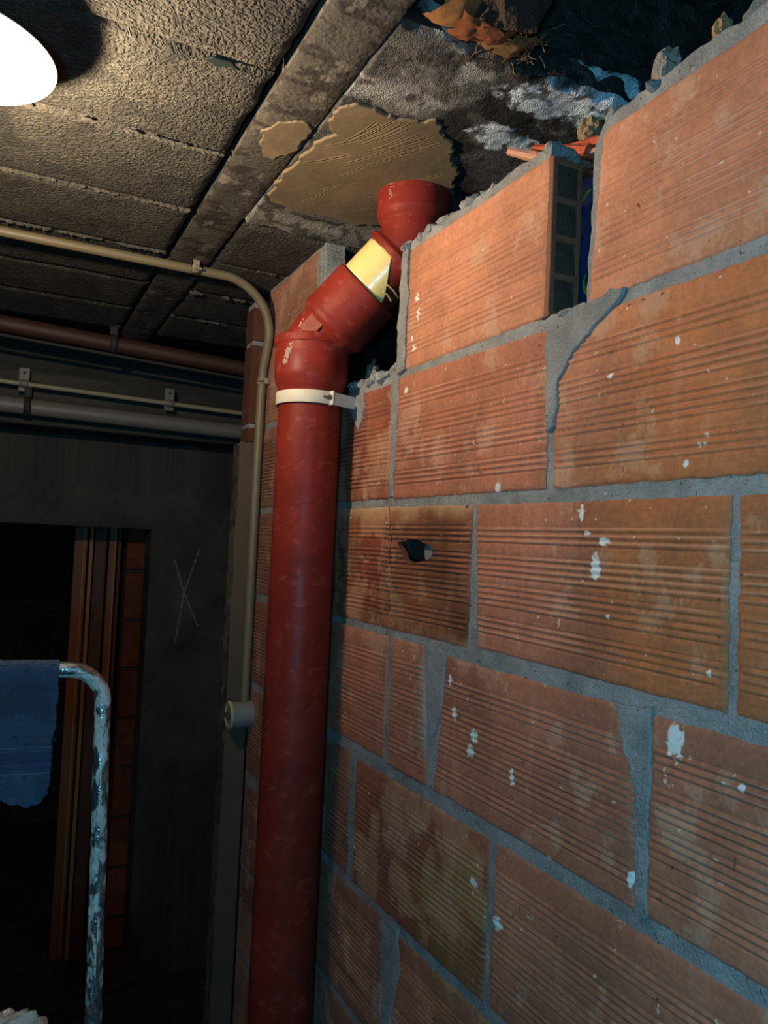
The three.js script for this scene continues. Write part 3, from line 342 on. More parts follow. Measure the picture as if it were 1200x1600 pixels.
  const bits = []; for (let i = 0; i < 60; i++) { const ang = -0.95 + r() * 0.55, y = 0.345 + r() * 0.038; const x = -0.72 - (y - 0.36) * -4 + (r() - 0.5) * 0.16; const dir = V(Math.sin(x) * 0.94 - 0.34 * Math.cos(x), 0, Math.cos(x) * 0.94 + Math.sin(x) * 0.34); bits.push(lump(A.x + dir.x * (R + 0.0113), y, A.z + dir.z * (R + 0.0113), 0.0010 + r() * 0.0012, 0.001 + r() * 0.0026, 0.0010 + r() * 0.0012, r() * 30, 0.5, 1)); }
  for (let i = 0; i < 90; i++) { const x = -1.05 + r() * 0.7, y = 0.408 + r() * r() * 0.030; const dir = V(Math.sin(x) * 0.94 - 0.34 * Math.cos(x), 0, Math.cos(x) * 0.94 + Math.sin(x) * 0.34); const k = R - 0.0012; const sh = Math.max(0, y - 0.372) * 0.55; bits.push(lump(A.x + dir.x * k + d.x * sh * 1.2, y, A.z + dir.z * k + d.z * sh * 1.2, 0.0014 + r() * 0.002, 0.0016 + r() * 0.003, 0.0014 + r() * 0.002, r() * 30, 0.5, 1)); }
  for (let i = 0; i < 40; i++) { const x = -0.62 + (r() - 0.5) * 0.14, y = 0.640 + r() * 0.046, k = R + (y > 0.655 ? 0.0094 : 0.004); const dir = V(Math.sin(x) * 0.86 - 0.5 * Math.cos(x), 0, Math.cos(x) * 0.86 + Math.sin(x) * 0.5); bits.push(lump(B2.x + dir.x * k, y, B2.z + dir.z * k, 0.001, 0.001 + r() * 0.0022, 0.001, r() * 30, 0.5, 1)); }
  mesh('plaster_splash', bits, plaster, P).userData.kind = 'stuff';
}
{ // strap that holds the pipe to the wall
  const c = thing('pipe_clamp', 'cream plastic strap clamp with a screw around the red pipe below its socket', 'clamp');
  const m = new THREE.MeshStandardMaterial({ color: 0xd9cfb8, roughness: 0.5 }), R = 0.0655, y0 = 0.270, y1 = 0.2945, A0 = -0.35;
  const strip = (f, n) => { const g = []; for (const [ri, ro] of [[0, 0.0026]]) { const q = grid(n, 6, (a, b) => { const e = b < 0.5 ? ro : ri, yy = b < 0.34 ? y0 : b < 0.5 ? y1 : b < 0.84 ? y1 : y0; const k = [[y0, ri], [y0, ro], [mix(y0, y1, 0.5), ro + 0.0003], [y1, ro], [y1, ri], [mix(y0, y1, 0.5), ri], [y0, ri]][Math.round(b * 6)]; return f(a, k[0], k[1]); }); g.push(q); } return g; };
  // pointing angle: 0 = +z (towards the photographer), positive turns to +x (the wall)
  const ring = strip((a, y, o) => { const t = -4.6 + a * 5.0; return [A.x + Math.sin(t) * (R + o), y, A.z + Math.cos(t) * (R + o)]; }, 90);
  const e = V(A.x + Math.sin(0.4) * R, 0, A.z + Math.cos(0.4) * R);
  const tail = strip((a, y, o) => { const k = a * 0.075; return [e.x + 0.004 + k * 0.94 - o * 0.4, y, e.z - k * 0.36 + o]; }, 8);
  const sleeve = mesh('strap', [...ring, ...tail], m, c);
  mesh('lug', rbox(0.005, 0.028, 0.016, 0.0015, 0, 0, 0).rotateY(0.25).translate(e.x - 0.006, 0.282, e.z + 0.006), m, c);
  mesh('screw', [new THREE.CylinderGeometry(0.0018, 0.0018, 0.020, 10).rotateZ(Math.PI / 2).translate(e.x - 0.014, 0.283, e.z + 0.010), new THREE.CylinderGeometry(0.005, 0.005, 0.004, 6).rotateZ(Math.PI / 2).translate(e.x - 0.011, 0.283, e.z + 0.010)], new THREE.MeshStandardMaterial({ color: 0x8a8278, roughness: 0.4, metalness: 0.8 }), c);
}

// ------------------------------------------------------------------ conduit, switch, pier at the far end of the brick wall
const conduitMat = new THREE.MeshStandardMaterial({ color: 0x74684f, roughness: 0.5 });
{
  const c = thing('conduit', 'beige conduit crossing the ceiling and turning down the wall to the round box', 'conduit');
  const a = V(-2.36, 0.674, -1.955), k = V(0.614, 0.674, -1.972), b = V(0.614, -0.43, -2.048);
  mesh('tube', tube([a, V(-1, 0.674, -1.955), ...arc(a, k, V(0.614, 0.3, -2.045), 0.14, 16), V(0.614, 0.46, -2.036), V(0.614, 0.38, -2.045), V(0.614, 0.2, -2.047), b], 0.0118, 18), conduitMat, c);
  const clipM = new THREE.MeshStandardMaterial({ color: 0x8c7c66, roughness: 0.7 });
  for (const x of [0.40, -0.5]) mesh('clip', [sweep([V(x - 0.008, 0.674, -1.953), V(x + 0.008, 0.674, -1.953)], [0.0145, 0.0145], 16, true), rbox(0.016, 0.016, 0.034, 0.002, x, 0.684, -1.953), rbox(0.02, 0.006, 0.006, 0.002, x + 0.004, 0.668, -1.938)], clipM, c);
  mesh('clip', [sweep([V(0.614, 0.42, -2.040), V(0.614, 0.436, -2.0385)], [0.0145, 0.0145], 16, true), rbox(0.016, 0.016, 0.04, 0.002, 0.62, 0.428, -2.040), rbox(0.012, 0.006, 0.018, 0.002, 0.603, 0.428, -2.022)], clipM, c);
  const w = thing('round_box', 'old round grey switch box with a pale rim at the foot of the conduit', 'switch box', [0.588, -0.466, -2.040]);
  const cyl = (r0, r1, x0, x1) => new THREE.CylinderGeometry(r0, r1, x1 - x0, 36).rotateZ(Math.PI / 2).translate((x0 + x1) / 2, 0, 0);
  mesh('body', [cyl(0.034, 0.036, -0.012, 0.042), cyl(0.030, 0.034, -0.016, -0.012)], new THREE.MeshStandardMaterial({ color: 0x7b7d78, roughness: 0.6 }), w);
  mesh('rim', new THREE.TorusGeometry(0.032, 0.005, 10, 36).rotateY(Math.PI / 2).translate(-0.016, 0, 0), new THREE.MeshStandardMaterial({ color: 0xb9a878, roughness: 0.45 }), w);
  mesh('knob', rbox(0.014, 0.010, 0.026, 0.003, -0.023, 0, 0), new THREE.MeshStandardMaterial({ color: 0x4a443c, roughness: 0.5 }), w);
  // narrow pier: brick ends above, plastered post below
  const pier = sgroup('wall_pier'), postMat = new THREE.MeshStandardMaterial({ color: 0x5a4a3a, bumpMap: concBump, bumpScale: 0.004, roughness: 0.9 }); const pb = new THREE.MeshStandardMaterial({ map: wallMap, bumpMap: wallBump, bumpScale: 0.002, roughness: 0.9, color: 0x75655a });
  for (const [y0, y1] of [[0.548, 0.640], [0.535, 0.318], [0.306, 0.266]].map(p => [Math.min(...p), Math.max(...p)])) { const g = rbox(0.038, y1 - y0, 0.07, 0.003, 0.611, (y0 + y1) / 2, -2.113); const u = g.attributes.uv; for (let i = 0; i < u.count; i++) u.setXY(i, u.getX(i) * 0.6 + 0.2, u.getY(i) * 0.6 + 0.6); mesh('brick', g, pb, pier); }
  mesh('mortar', box(0.596, 0.630, 0.262, 0.655, -2.146, -2.084), mortarMat, pier);
  mesh('post', grid(6, 60, (a, b) => { const t = b * 2.04 - 1.776, x = 0.573 + a * 0.057; return [x + (a === 0 ? (fbm(t * 20, 3, 150, 2) - 0.5) * 0.006 : 0), t, -2.080 + (fbm(x * 20, t * 9, 151, 3) - 0.5) * 0.006]; }, (a, b, p) => [p[0], p[1]]), postMat, pier);
  mesh('post_core', box(0.575, 0.630, -1.776, 0.262, -2.15, -2.086), concMat, pier);
}

// ------------------------------------------------------------------ far end: pipes under the ceiling, lintel, doorway and what stands in it
const chalk = (() => { const seg = [[[0.755, -0.05], [0.70, -0.235]], [[0.70, -0.235], [0.675, -0.44]], [[0.655, -0.10], [0.70, -0.235]], [[0.70, -0.235], [0.765, -0.37]]];
  return tex(1024, 1024, (u, v, c) => { const x = u * 1.4, y = v * 1.4 - 1.2, n = fbm(x * 7, y * 7, 160, 5), f = fbm(x * 130, y * 130, 161, 2), k = 0.24 * (0.55 + 0.8 * n) + 0.05 * (f - 0.5); c[0] = k * 1.05; c[1] = k; c[2] = k * 0.9;
    for (const [a, b] of seg) { const dx = b[0] - a[0], dy = b[1] - a[1], t = cl(((x - a[0]) * dx + (y - a[1]) * dy) / (dx * dx + dy * dy)), d = Math.hypot(x - a[0] - dx * t, y - a[1] - dy * t); mix3(c, [0.55, 0.53, 0.50], 0.7 * ss(0.004, 0.001, d + (fbm(x * 90, y * 90, 162, 2) - 0.5) * 0.006)); } }, true, THREE.ClampToEdgeWrapping); })();
const farMat = new THREE.MeshStandardMaterial({ map: chalk, bumpMap: concBump, bumpScale: 0.003, roughness: 0.9 });
{
  const fit = (g) => { const u = g.attributes.uv; for (let i = 0; i < u.count; i++) u.setXY(i, u.getX(i) / 1.4, (u.getY(i) + 1.2) / 1.4); return g; };
  structure('wall_back', fit(mergeGeometries([box(-2.38, -0.45, -1.78, 0.735, -3.42, -3.28), box(0.556, 1.3, -1.78, 0.735, -3.42, -3.28), box(-0.45, 0.556, 0.022, 0.735, -3.42, -3.28)])), farMat);
  structure('ceiling_beam', new RoundedBoxGeometry(3.58, 0.32, 0.20, 2, 0.012).translate(-0.59, 0.535, -3.17), farMat);
  structure('wall_rear', [box(-2.38, 1.3, -1.78, 0.735, -5.4, -5.25), box(1.2, 1.3, -1.78, 0.735, -5.25, -3.42)], dimMat);
  const rust = new THREE.MeshStandardMaterial({ color: 0x43291f, roughness: 0.6 }), grey = new THREE.MeshStandardMaterial({ color: 0x75706a, roughness: 0.5 }), tan = new THREE.MeshStandardMaterial({ color: 0x9a8f74, roughness: 0.45 }), dark = new THREE.MeshStandardMaterial({ color: 0x2c2824, roughness: 0.7 });
  const run = (name, label, cat, y, z, r, slope, mat, xs, hang) => { const o = thing(name, label, cat, [0, y, z]); mesh('tube', tube([V(-2.37, -2.37 * slope, 0), V(1.19, 1.19 * slope, 0)], r, 24), mat, o);
    for (const x of xs) mesh('bracket', [sweep([V(x - 0.012, x * slope, 0), V(x + 0.012, x * slope, 0)], [r + 0.005, r + 0.005], 18, true), rbox(0.024, hang, 0.006, 0.001, x, x * slope + r + hang / 2 - 0.002, 0), rbox(0.036, 0.004, 0.03, 0.001, x, x * slope + r + hang - 0.002, 0)], dark, o); return o; };
  run('ceiling_pipe', 'thin rust red pipe running close under the far ceiling', 'pipe', 0.637, -2.70, 0.026, -0.044, rust, [-0.8, 0.3], 0.035);
  run('cable', 'thin dark cable running just below the rust red ceiling pipe', 'cable', 0.600, -2.70, 0.006, -0.044, dark, [], 0);
  run('conduit', 'slim tan conduit on saddle clips above the thick grey pipe', 'conduit', 0.505, -2.98, 0.0085, -0.018, tan, [], 0);
  for (const [x, k] of [[0.045, 'left'], [0.545, 'right']]) { const o = thing('saddle_clip', k === 'left' ? 'grey saddle clip on the slim tan conduit, nearer the left edge of the picture' : 'grey saddle clip on the slim tan conduit, nearer the brick wall', 'clip', [x, 0.512 - x * 0.018, -2.98], 'saddle clips on the slim conduit'); mesh('plate', rbox(0.036, 0.085, 0.02, 0.004, 0, 0.010, -0.022), grey, o); mesh('strap', [sweep([V(-0.015, -0.006, 0), V(0.015, -0.006, 0)], [0.0135, 0.0135], 16, true), rbox(0.03, 0.026, 0.02, 0.003, 0, -0.006, -0.012)], grey, o); mesh('screw', new THREE.CylinderGeometry(0.005, 0.005, 0.006, 10).rotateX(Math.PI / 2).translate(0, 0.034, -0.011), dark, o); }
  run('waste_pipe', 'thick grey pipe running level below the slim conduit at the far end', 'pipe', 0.428, -2.99, 0.029, -0.012, grey, [-0.9, 0.06, 0.9], 0.06);
  // boards leaning in the dark doorway
  const woodM = [0x7a4420, 0xa06a34, 0x4e2a16, 0x7a4822, 0x5a3018].map((c, i) => new THREE.MeshStandardMaterial({ color: c, roughness: 0.6, bumpMap: tex(256, 512, (u, v, k) => { k[0] = k[1] = k[2] = fbm(u * 30, v * 2 + i, 170 + i, 3); }, false), bumpScale: 0.003 }));
  const bl = ['broad brown board at the left of the group leaning in the far doorway', 'narrow pale brown batten leaning between darker boards in the far doorway', 'dark brown board leaning beside the pale batten in the far doorway', 'mid brown board leaning right of the dark board in the far doorway', 'thin brown strip at the right of the boards, next to the brick column'];
  let x = 0.285; [0.055, 0.018, 0.052, 0.036, 0.016].forEach((w, i) => { const o = thing('wooden_board', bl[i], 'board', [x + w / 2, -1.78, -3.55 + (i % 2) * 0.014], 'boards in the far doorway'); const g = rbox(w - 0.003, 1.86, 0.02, 0.003, 0, 0.93, 0); mesh('board', g, woodM[i], o);  if (i === 0 || i === 3) mesh('bead', rbox(0.008, 1.86, 0.008, 0.002, w * 0.22, 0.93, 0.012), woodM[1], o); x += w + 0.004; });
  const col = sgroup('wall_column'); for (let i = 0; i < 9; i++) { const y1 = 0.045 - i * 0.212; const g = rbox(0.092, Math.min(0.2, y1 + 1.775), 0.11, 0.004, 0.548, Math.max(y1 - 0.1, (y1 - 1.775) / 2), -3.60); const u = g.attributes.uv; for (let k = 0; k < u.count; k++) u.setXY(k, u.getX(k) * 0.6 + 0.7, u.getY(k) * 0.6 + 0.8); mesh('brick', g, new THREE.MeshStandardMaterial({ map: wallMap, roughness: 0.85, color: 0xb07848 }), col); }
  mesh('mortar', box(0.506, 0.592, -1.775, 0.05, -3.64, -3.56), farMat, col);
}

// ------------------------------------------------------------------ behind and on top of the brick wall
{
  const clay = new THREE.MeshStandardMaterial({ color: 0xc4562e, bumpMap: mortarBump, bumpScale: 0.002, roughness: 0.85 }), pale = new THREE.MeshStandardMaterial({ color: 0xc78f76, bumpMap: mortarBump, bumpScale: 0.002, roughness: 0.9 });
  const shard = (label, p, q, w, h, tip, mat, sd) => { const A0 = V(...p), B0 = V(...q), L = A0.distanceTo(B0), g = new THREE.CylinderGeometry(tip, 1, L, 7, 6); const ps = g.attributes.position; // a splinter from p (broad) to q
    for (let i = 0; i < ps.count; i++) { const x = ps.getX(i), y = ps.getY(i), z = ps.getZ(i), k = 0.85 + 0.3 * fbm(y * 90 + sd, x * 1.5 + z, sd, 2); ps.setXYZ(i, cl(x * 1.3, -0.9, 0.9) * w * k, y + (Math.abs(y) > L * 0.49 ? (fbm(x * 3, z * 3, sd + 1, 2) - 0.5) * 0.012 : 0), cl(z * 1.3, -0.9, 0.9) * h * k); }
    const gg = g.toNonIndexed(); gg.computeVertexNormals(); const m = mesh('clay_shard', cubeUV(gg), mat); m.position.copy(A0).add(B0).multiplyScalar(0.5); const d = B0.clone().sub(A0).normalize(), sx = V(0, 1, 0).cross(d).normalize(); m.quaternion.setFromRotationMatrix(new THREE.Matrix4().makeBasis(sx, d, V(0, 0, 0).crossVectors(sx, d))); m.userData = { label, category: 'shard', group: 'broken clay shards on top of the brick wall' }; };
  shard('pink pointed clay splinter sticking out past the top of the brick beside the gap', [0.702, 0.566, -0.895], [0.680, 0.624, -1.0], 0.010, 0.008, 0.55, pale, 3);
  shard('bright orange clay shard lying behind the pink splinter', [0.748, 0.590, -0.885], [0.724, 0.628, -0.985], 0.020, 0.010, 0.8, clay, 5);
  shard('large orange clay shard half hidden by the upper right brick', [0.80, 0.618, -0.87], [0.765, 0.625, -0.965], 0.028, 0.012, 0.7, clay, 7);
  shard('pale broken clay strip lying under the large orange shard', [0.77, 0.588, -0.85], [0.745, 0.592, -0.93], 0.020, 0.006, 0.7, pale, 9);
  const stone = (label, p, r, c, s) => { const m = mesh('rubble', lump(0, 0, 0, ...r, s, 0.5, 3), new THREE.MeshStandardMaterial({ color: c, roughness: 0.95, bumpMap: mortarBump, bumpScale: 0.004 })); m.position.set(...p); m.userData = { label, category: 'rubble', group: 'loose rubble on the broken brick wall' }; };
  stone('tan crumbly stone wedged under the ceiling beside the upper right brick', [0.775, 0.648, -0.925], [0.017, 0.022, 0.017], 0x9a7e58, 3);
  stone('grey brown chunk standing on the mortar above the upper right brick', [0.652, 0.558, -0.650], [0.014, 0.022, 0.016], 0x9a8a78, 4);
  stone('small tan fragment on the upper right brick near the picture edge', [0.652, 0.553, -0.572], [0.012, 0.020, 0.010], 0xb08458, 5);
  stone('grey flat rubble piece above the upper right brick near the corner', [0.672, 0.556, -0.525], [0.022, 0.020, 0.030], 0x6f7472, 6);
  stone('pointed rubble fragment standing on the broken brick top below the red bend', [0.672, 0.345, -1.455], [0.012, 0.035, 0.022], 0x8d7c68, 7);
  stone('small rounded rubble lump on the broken brick top beside the pointed one', [0.668, 0.332, -1.40], [0.014, 0.014, 0.018], 0x84705a, 8);
  stone('slim upright clay fragment behind the red bend at the wall end', [0.690, 0.60, -1.60], [0.010, 0.035, 0.010], 0x9a6250, 9);
  // rubble bed in the shaft that carries them
  structure('trim_2', [lump(0.85, 0.18, -1.45, 0.17, 0.10, 0.24, 12, 0.4, 3), box(0.684, 1.02, -1.78, 0.16, -1.75, -1.20), box(0.684, 1.02, -1.78, 0.26, -1.20, -0.60)], roughConcMat);
  // blue plastic bag
  const bagMap = tex(512, 512, (u, v, c) => { const n = fbm(u * 9, v * 5, 184, 3); c[0] = 0.10 + 0.04 * n; c[1] = 0.20 + 0.06 * n; c[2] = 0.36 + 0.12 * n; // print on the film
    if (Math.abs(u - 0.165 - 0.02 * Math.sin(v * 14)) < 0.022 && v > 0.50 && v < 0.86) mix3(c, [0.50, 0.66, 0.56], 0.9); if (Math.abs(u - 0.15 - (v - 0.84) * 0.9) < 0.022 && v > 0.82 && v < 0.92) mix3(c, [0.45, 0.62, 0.12], 1);
    if (Math.hypot((u - 0.275) / 0.045, (v - 0.36) / 0.06) < 1 && Math.hypot((u - 0.30) / 0.045, (v - 0.375) / 0.06) > 1) mix3(c, [0.60, 0.74, 0.12], 1); if (Math.abs(u - 0.105 - (0.68 - v) * 0.2) < 0.010 && v > 0.54 && v < 0.68) mix3(c, [0.88, 0.82, 0.52], 1); }, true, THREE.ClampToEdgeWrapping);
  const b = thing('plastic_bag', 'blue plastic bag with green and pale streaks stuffed in the gap behind the bricks', 'bag', [0.74, 0.40, -0.80]);
  mesh('film', grid(40, 50, (a, v) => { const z = 0.05 - 0.0 + (a - 0.5) * 0.20, y = (v - 0.42) * 0.26; return [-0.012 + 0.02 * (fbm(a * 4, v * 5, 180, 3) - 0.5) + 0.012 * ss(0.8, 1, v), y, -z - 0.03 + 0.06]; }, (a, v) => [1 - a, v]), new THREE.MeshPhysicalMaterial({ map: bagMap, roughness: 0.4, clearcoat: 0.2 }), b);
  mesh('bag_back', lump(0.022, -0.005, 0.0, 0.03, 0.12, 0.10, 183, 0.2, 3), new THREE.MeshPhysicalMaterial({ color: 0x163062, roughness: 0.45 }), b);
}
{ // brown fibrous debris hanging from the broken edge of the ceiling
  const o = thing('debris_clump', 'clump of brown torn fibrous debris hanging at the edge of the ceiling hole', 'debris', [0.545, 0.70, -0.83]);
  mesh('core', lump(0, 0.015, 0.02, 0.062, 0.038, 0.050, 190, 0.5, 4), new THREE.MeshStandardMaterial({ color: 0x3a2a1c, roughness: 0.95, bumpMap: mortarBump, bumpScale: 0.008 }), o);
  const r = rng(33), fm = [0xb47a40, 0xa85a2c, 0x9a7040].map(c => new THREE.MeshStandardMaterial({ color: c, roughness: 0.85, bumpMap: mortarBump, bumpScale: 0.003 }));
  const flakes = [[-0.052, -0.004, -0.012, 0.034, 0.034, 0.5], [-0.028, -0.014, -0.018, 0.026, 0.022, 0.2], [0.022, -0.010, -0.028, 0.030, 0.018, -0.3], [0.038, 0.004, -0.034, 0.024, 0.020, -0.5], [-0.006, -0.02, -0.004, 0.022, 0.014, 0.1], [0.046, -0.012, -0.008, 0.020, 0.014, 0.7]];
  flakes.forEach(f => { f[3] *= 1.25; f[4] *= 1.25; f[1] -= 0.014; f[2] -= 0.006; });
  flakes.forEach((f, i) => mesh('flake', grid(12, 10, (a, b) => { const u = a * 2 - 1, v = b * 2 - 1, k = 1 - 0.3 * vn(u * 3 + i * 7, v * 3, 191), x = u * f[3] * k, z = v * f[4] * k; return [f[0] + x, f[1] + 0.5 * f[5] * x + 9 * (x * x + z * z) + 0.008 * (fbm(u * 3 + i, v * 3, 192, 2) - 0.5), f[2] + z]; }), fm[i % 3], o));
  const F = []; for (let i = 0; i < 110; i++) { const c = V((r() - 0.25) * 0.11, -0.004 + (r() - 0.5) * 0.03, -0.03 + (r() - 0.5) * 0.06), q = [c]; let d = V(r() - 0.5, r() * 0.6 - 0.5, r() - 0.5).normalize(); for (let k = 0; k < 5; k++) { d = d.clone().add(V(r() - 0.5, r() - 0.5, r() - 0.5).multiplyScalar(0.8)).normalize(); q.push(q[q.length - 1].clone().addScaledVector(d, 0.004)); } F.push(tube(q, 0.0005 + r() * 0.0005, 5)); }
  const fib = mesh('fibre', F, new THREE.MeshStandardMaterial({ color: 0x6e5434, roughness: 0.95 }), o); fib.userData.kind = 'stuff';
}

// ------------------------------------------------------------------ the lamp
{
  const o = thing('pendant_lamp', 'round white enamel ceiling lamp glowing at the upper left edge', 'lamp', [LAMP.x, 0.63, LAMP.z]);
  const white = new THREE.MeshPhysicalMaterial({ color: 0xf4efe4, roughness: 0.35, clearcoat: 0.3 });
  const prof = [[0.016, 0.052], [0.030, 0.050], [0.060, 0.038], [0.100, 0.018], [0.127, 0.002], [0.130, 0.000], [0.129, -0.002], [0.125, 0.0005], [0.099, 0.0155], [0.059, 0.035], [0.030, 0.047], [0.016, 0.049]].map(p => new THREE.Vector2(...p));
  mesh('shade', new THREE.LatheGeometry(prof, 96), white, o);
  mesh('lamp_holder', new THREE.LatheGeometry([[0.001, 0.062], [0.030, 0.061], [0.030, 0.054], [0.017, 0.052], [0.017, 0.0], [0.021, -0.004], [0.021, -0.065], [0.016, -0.069], [0.001, -0.069]].map(p => new THREE.Vector2(...p)), 36), new THREE.MeshStandardMaterial({ color: 0xd8d2c4, roughness: 0.4 }), o);
  const bulbP = [[0.0005, -0.134], [0.010, -0.1325], [0.020, -0.127], [0.027, -0.117], [0.030, -0.104], [0.028, -0.092], [0.022, -0.080], [0.016, -0.068], [0.0135, -0.056], [0.0135, -0.045], [0.0005, -0.045]].map(p => new THREE.Vector2(p[0], p[1] - 0.025));
  mesh('bulb', new THREE.LatheGeometry(bulbP, 48), new THREE.MeshStandardMaterial({ color: 0xffffff, emissive: new THREE.Color().setRGB(1, 0.74, 0.44), emissiveIntensity: 20, roughness: 0.4 }), o);
  const capP = [[0.0005, -0.1365], [0.010, -0.135], [0.0205, -0.1295], [0.0285, -0.119], [0.0303, -0.1125], [0.0313, -0.1125], [0.0295, -0.1205], [0.0215, -0.132], [0.0105, -0.1375], [0.0005, -0.139]].map(p => new THREE.Vector2(p[0], p[1] - 0.025));
  mesh('unseen_cap', new THREE.LatheGeometry(capP, 48), new THREE.MeshStandardMaterial({ color: 0xc8c8c8, metalness: 1, roughness: 0.25 }), o);  // out of view below the bulb, placed to darken the lower wall
  const l = new THREE.PointLight(new THREE.Color().setRGB(1, 0.80, 0.56), LAMP_POWER, 0, 2); l.position.copy(LAMP); l.castShadow = true; l.shadow.radius = 1; scene.add(l);
}

{  // unseen cool lamp and its stand, placed to light the right wall
  const o = thing('unseen_work_lamp', 'unseen small black LED work lamp on a tripod behind the photographer, placed to light the right wall cool blue', 'lamp', UNSEEN_LAMP.toArray()); o.lookAt(0.62, 0.0, -0.75);
  const blk = new THREE.MeshStandardMaterial({ color: 0x1a1a1a, roughness: 0.6 });
  mesh('housing', rbox(0.14, 0.10, 0.03, 0.008, 0, 0, -0.022), blk, o);
  mesh('lens', rbox(0.115, 0.075, 0.004, 0.001, 0, 0, -0.006), new THREE.MeshStandardMaterial({ color: 0x99aabb, emissive: new THREE.Color().setRGB(0.17, 0.64, 1.0), emissiveIntensity: 1, roughness: 0.4 }), o);
  const s = thing('tripod', 'unseen thin black tripod under the LED work lamp, out of view behind the photographer', 'tripod', [UNSEEN_LAMP.x, -1.78, UNSEEN_LAMP.z]);
  mesh('pole', tube([V(0, 0.35, 0.02), V(0, 1.62, 0.02)], 0.009, 12), blk, s);
  for (let i = 0; i < 3; i++) { const a = i * 2.094 + 0.4; mesh('leg', tube([V(0, 0.6, 0.02), V(Math.sin(a) * 0.3, 0.01, Math.cos(a) * 0.3)], 0.007, 10), blk, s); }
}
// ------------------------------------------------------------------ the stepladder with the cloths
{
  const steel = tex(512, 1024, (u, v, c) => { const n = fbm(u * 14, v * 40, 200, 4), f = fbm(u * 60, v * 120, 201, 3); c[0] = 0.62; c[1] = 0.64; c[2] = 0.64; mix3(c, [0.80, 0.76, 0.70], ss(0.46, 0.58, n)); mix3(c, [0.36, 0.30, 0.26], 0.6 * ss(0.64, 0.74, f)); mix3(c, [0.86, 0.84, 0.80], 0.8 * ss(0.62, 0.66, fbm(u * 20, v * 60, 202, 3))); }, true);
  const steelR = tex(256, 512, (u, v, c) => { const n = fbm(u * 14, v * 40, 200, 4); c[0] = 0; c[1] = mix(0.28, 0.75, ss(0.46, 0.60, n)); c[2] = mix(0.9, 0.1, ss(0.48, 0.60, n)); }, false);
  for (const t of [steel, steelR]) t.repeat.set(6, 1.1);
  const sm = new THREE.MeshStandardMaterial({ map: steel, roughnessMap: steelR, metalnessMap: steelR, metalness: 1, roughness: 1, bumpMap: mortarBump, bumpScale: 0.0015 });
  const o = thing('stepladder', 'worn metal stepladder with a bent tube rail spattered with plaster', 'ladder');
  const zt = -1.25, rx = (y) => 0.154 + Math.max(0, -0.30 - y) * 0.022, lx = (y) => -0.30 - Math.max(0, -0.30 - y) * 0.022, TL = V(-0.30, -0.196, zt), TR = V(0.153, -0.206, zt), r = 0.0118;
  const bR = V(rx(-1.78), -1.766, zt + 0.10), bL = V(lx(-1.78), -1.766, zt + 0.10);
  const path = [bL, bL.clone().lerp(TL, 0.5), ...arc(bL, TL, TR, 0.05, 12), V(-0.1, -0.2004, zt), V(0.05, -0.2037, zt), ...arc(TL, TR, bR, 0.05, 14), TR.clone().lerp(bR, 0.3), TR.clone().lerp(bR, 0.6), bR];
  mesh('rail', tube(path, r, 24), sm, o);
  const plat = new THREE.MeshStandardMaterial({ color: 0x6a6660, roughness: 0.7, bumpMap: mortarBump, bumpScale: 0.003 });
  mesh('platform', rbox(0.435, 0.025, 0.25, 0.006, -0.073, -0.795, zt + 0.16), plat, o);
  for (let i = 0; i < 3; i++) { const y = -1.03 - i * 0.24, t = (-0.2 - y) / 1.566; mesh('step', rbox(lx(y) * -1 + rx(y) - 0.018, 0.025, 0.085, 0.005, (lx(y) + rx(y)) / 2, y, zt + 0.10 * t + 0.035), plat, o); }
  for (const s of [-1, 1]) { const x = s > 0 ? 0.145 : -0.29; mesh('rear_leg', tube([V(x, -0.805, zt + 0.265), V(x + s * 0.03, -1.766, zt + 0.52)], r, 16), sm, o); }
  for (const p of [bR, bL, V(0.175, -1.766, zt + 0.52), V(-0.32, -1.766, zt + 0.52)]) mesh('foot', new THREE.CylinderGeometry(0.016, 0.018, 0.03, 20).translate(p.x, -1.765, p.z), new THREE.MeshStandardMaterial({ color: 0x1c1c1c, roughness: 0.9 }), o);

  // denim over the rail
  const denim = tex(1024, 1024, (u, v, c) => { const w = 0.5 + 0.5 * Math.sin((u + v) * 900), n = fbm(u * 6, v * 6, 210, 4), f = fbm(u * 240, v * 240, 211, 2), k = 0.50 + 0.85 * n + 0.16 * (w - 0.5) + 0.24 * (f - 0.5); c[0] = 0.19 * k; c[1] = 0.28 * k; c[2] = 0.37 * k; mix3(c, [0.46, 0.50, 0.56], 0.65 * ss(0.50, 0.66, fbm(u * 5 + 1, v * 4, 212, 3)) * ss(0.24, 0.14, Math.abs(v - 0.24))); for (const s of [0.365, 0.405, 0.47, 0.485]) if (Math.abs(v - s) < 0.002) mix3(c, [0.40, 0.46, 0.54], 0.8); if (Math.abs(v - 0.43) < 0.045) mix3(c, [0.10, 0.18, 0.33], 0.4); if (vn(u * 26, v * 26, 213) > 0.93) mix3(c, [0.08, 0.12, 0.22], 0.7); }, true);
  const dm = new THREE.MeshStandardMaterial({ map: denim, roughness: 0.92, bumpMap: wallBump, bumpScale: 0.002, side: THREE.DoubleSide });
  const cloth = thing('denim_cloth', 'torn piece of blue denim hung over the top rail of the stepladder', 'cloth');
  const railY = (x) => -0.2 - (x + 0.08) * 0.022, lay = (x, s, front) => { // s: length from the top of the rail
    const q = 0.0135, qa = q * Math.PI / 2, y0 = railY(x); let y, z; if (s < qa) { const a = s / q; y = y0 + q * Math.cos(a); z = q * Math.sin(a); } else { y = y0 - (s - qa); z = q; }
    const k = ss(0.02, 0.2, s); z += k * (0.010 * (fbm(x * 16, s * 9, front ? 220 : 221, 3) - 0.35) + 0.004 * Math.sin(x * 60 + s * 20)); return [x, y, zt + (front ? z : -z - 0.001)]; };
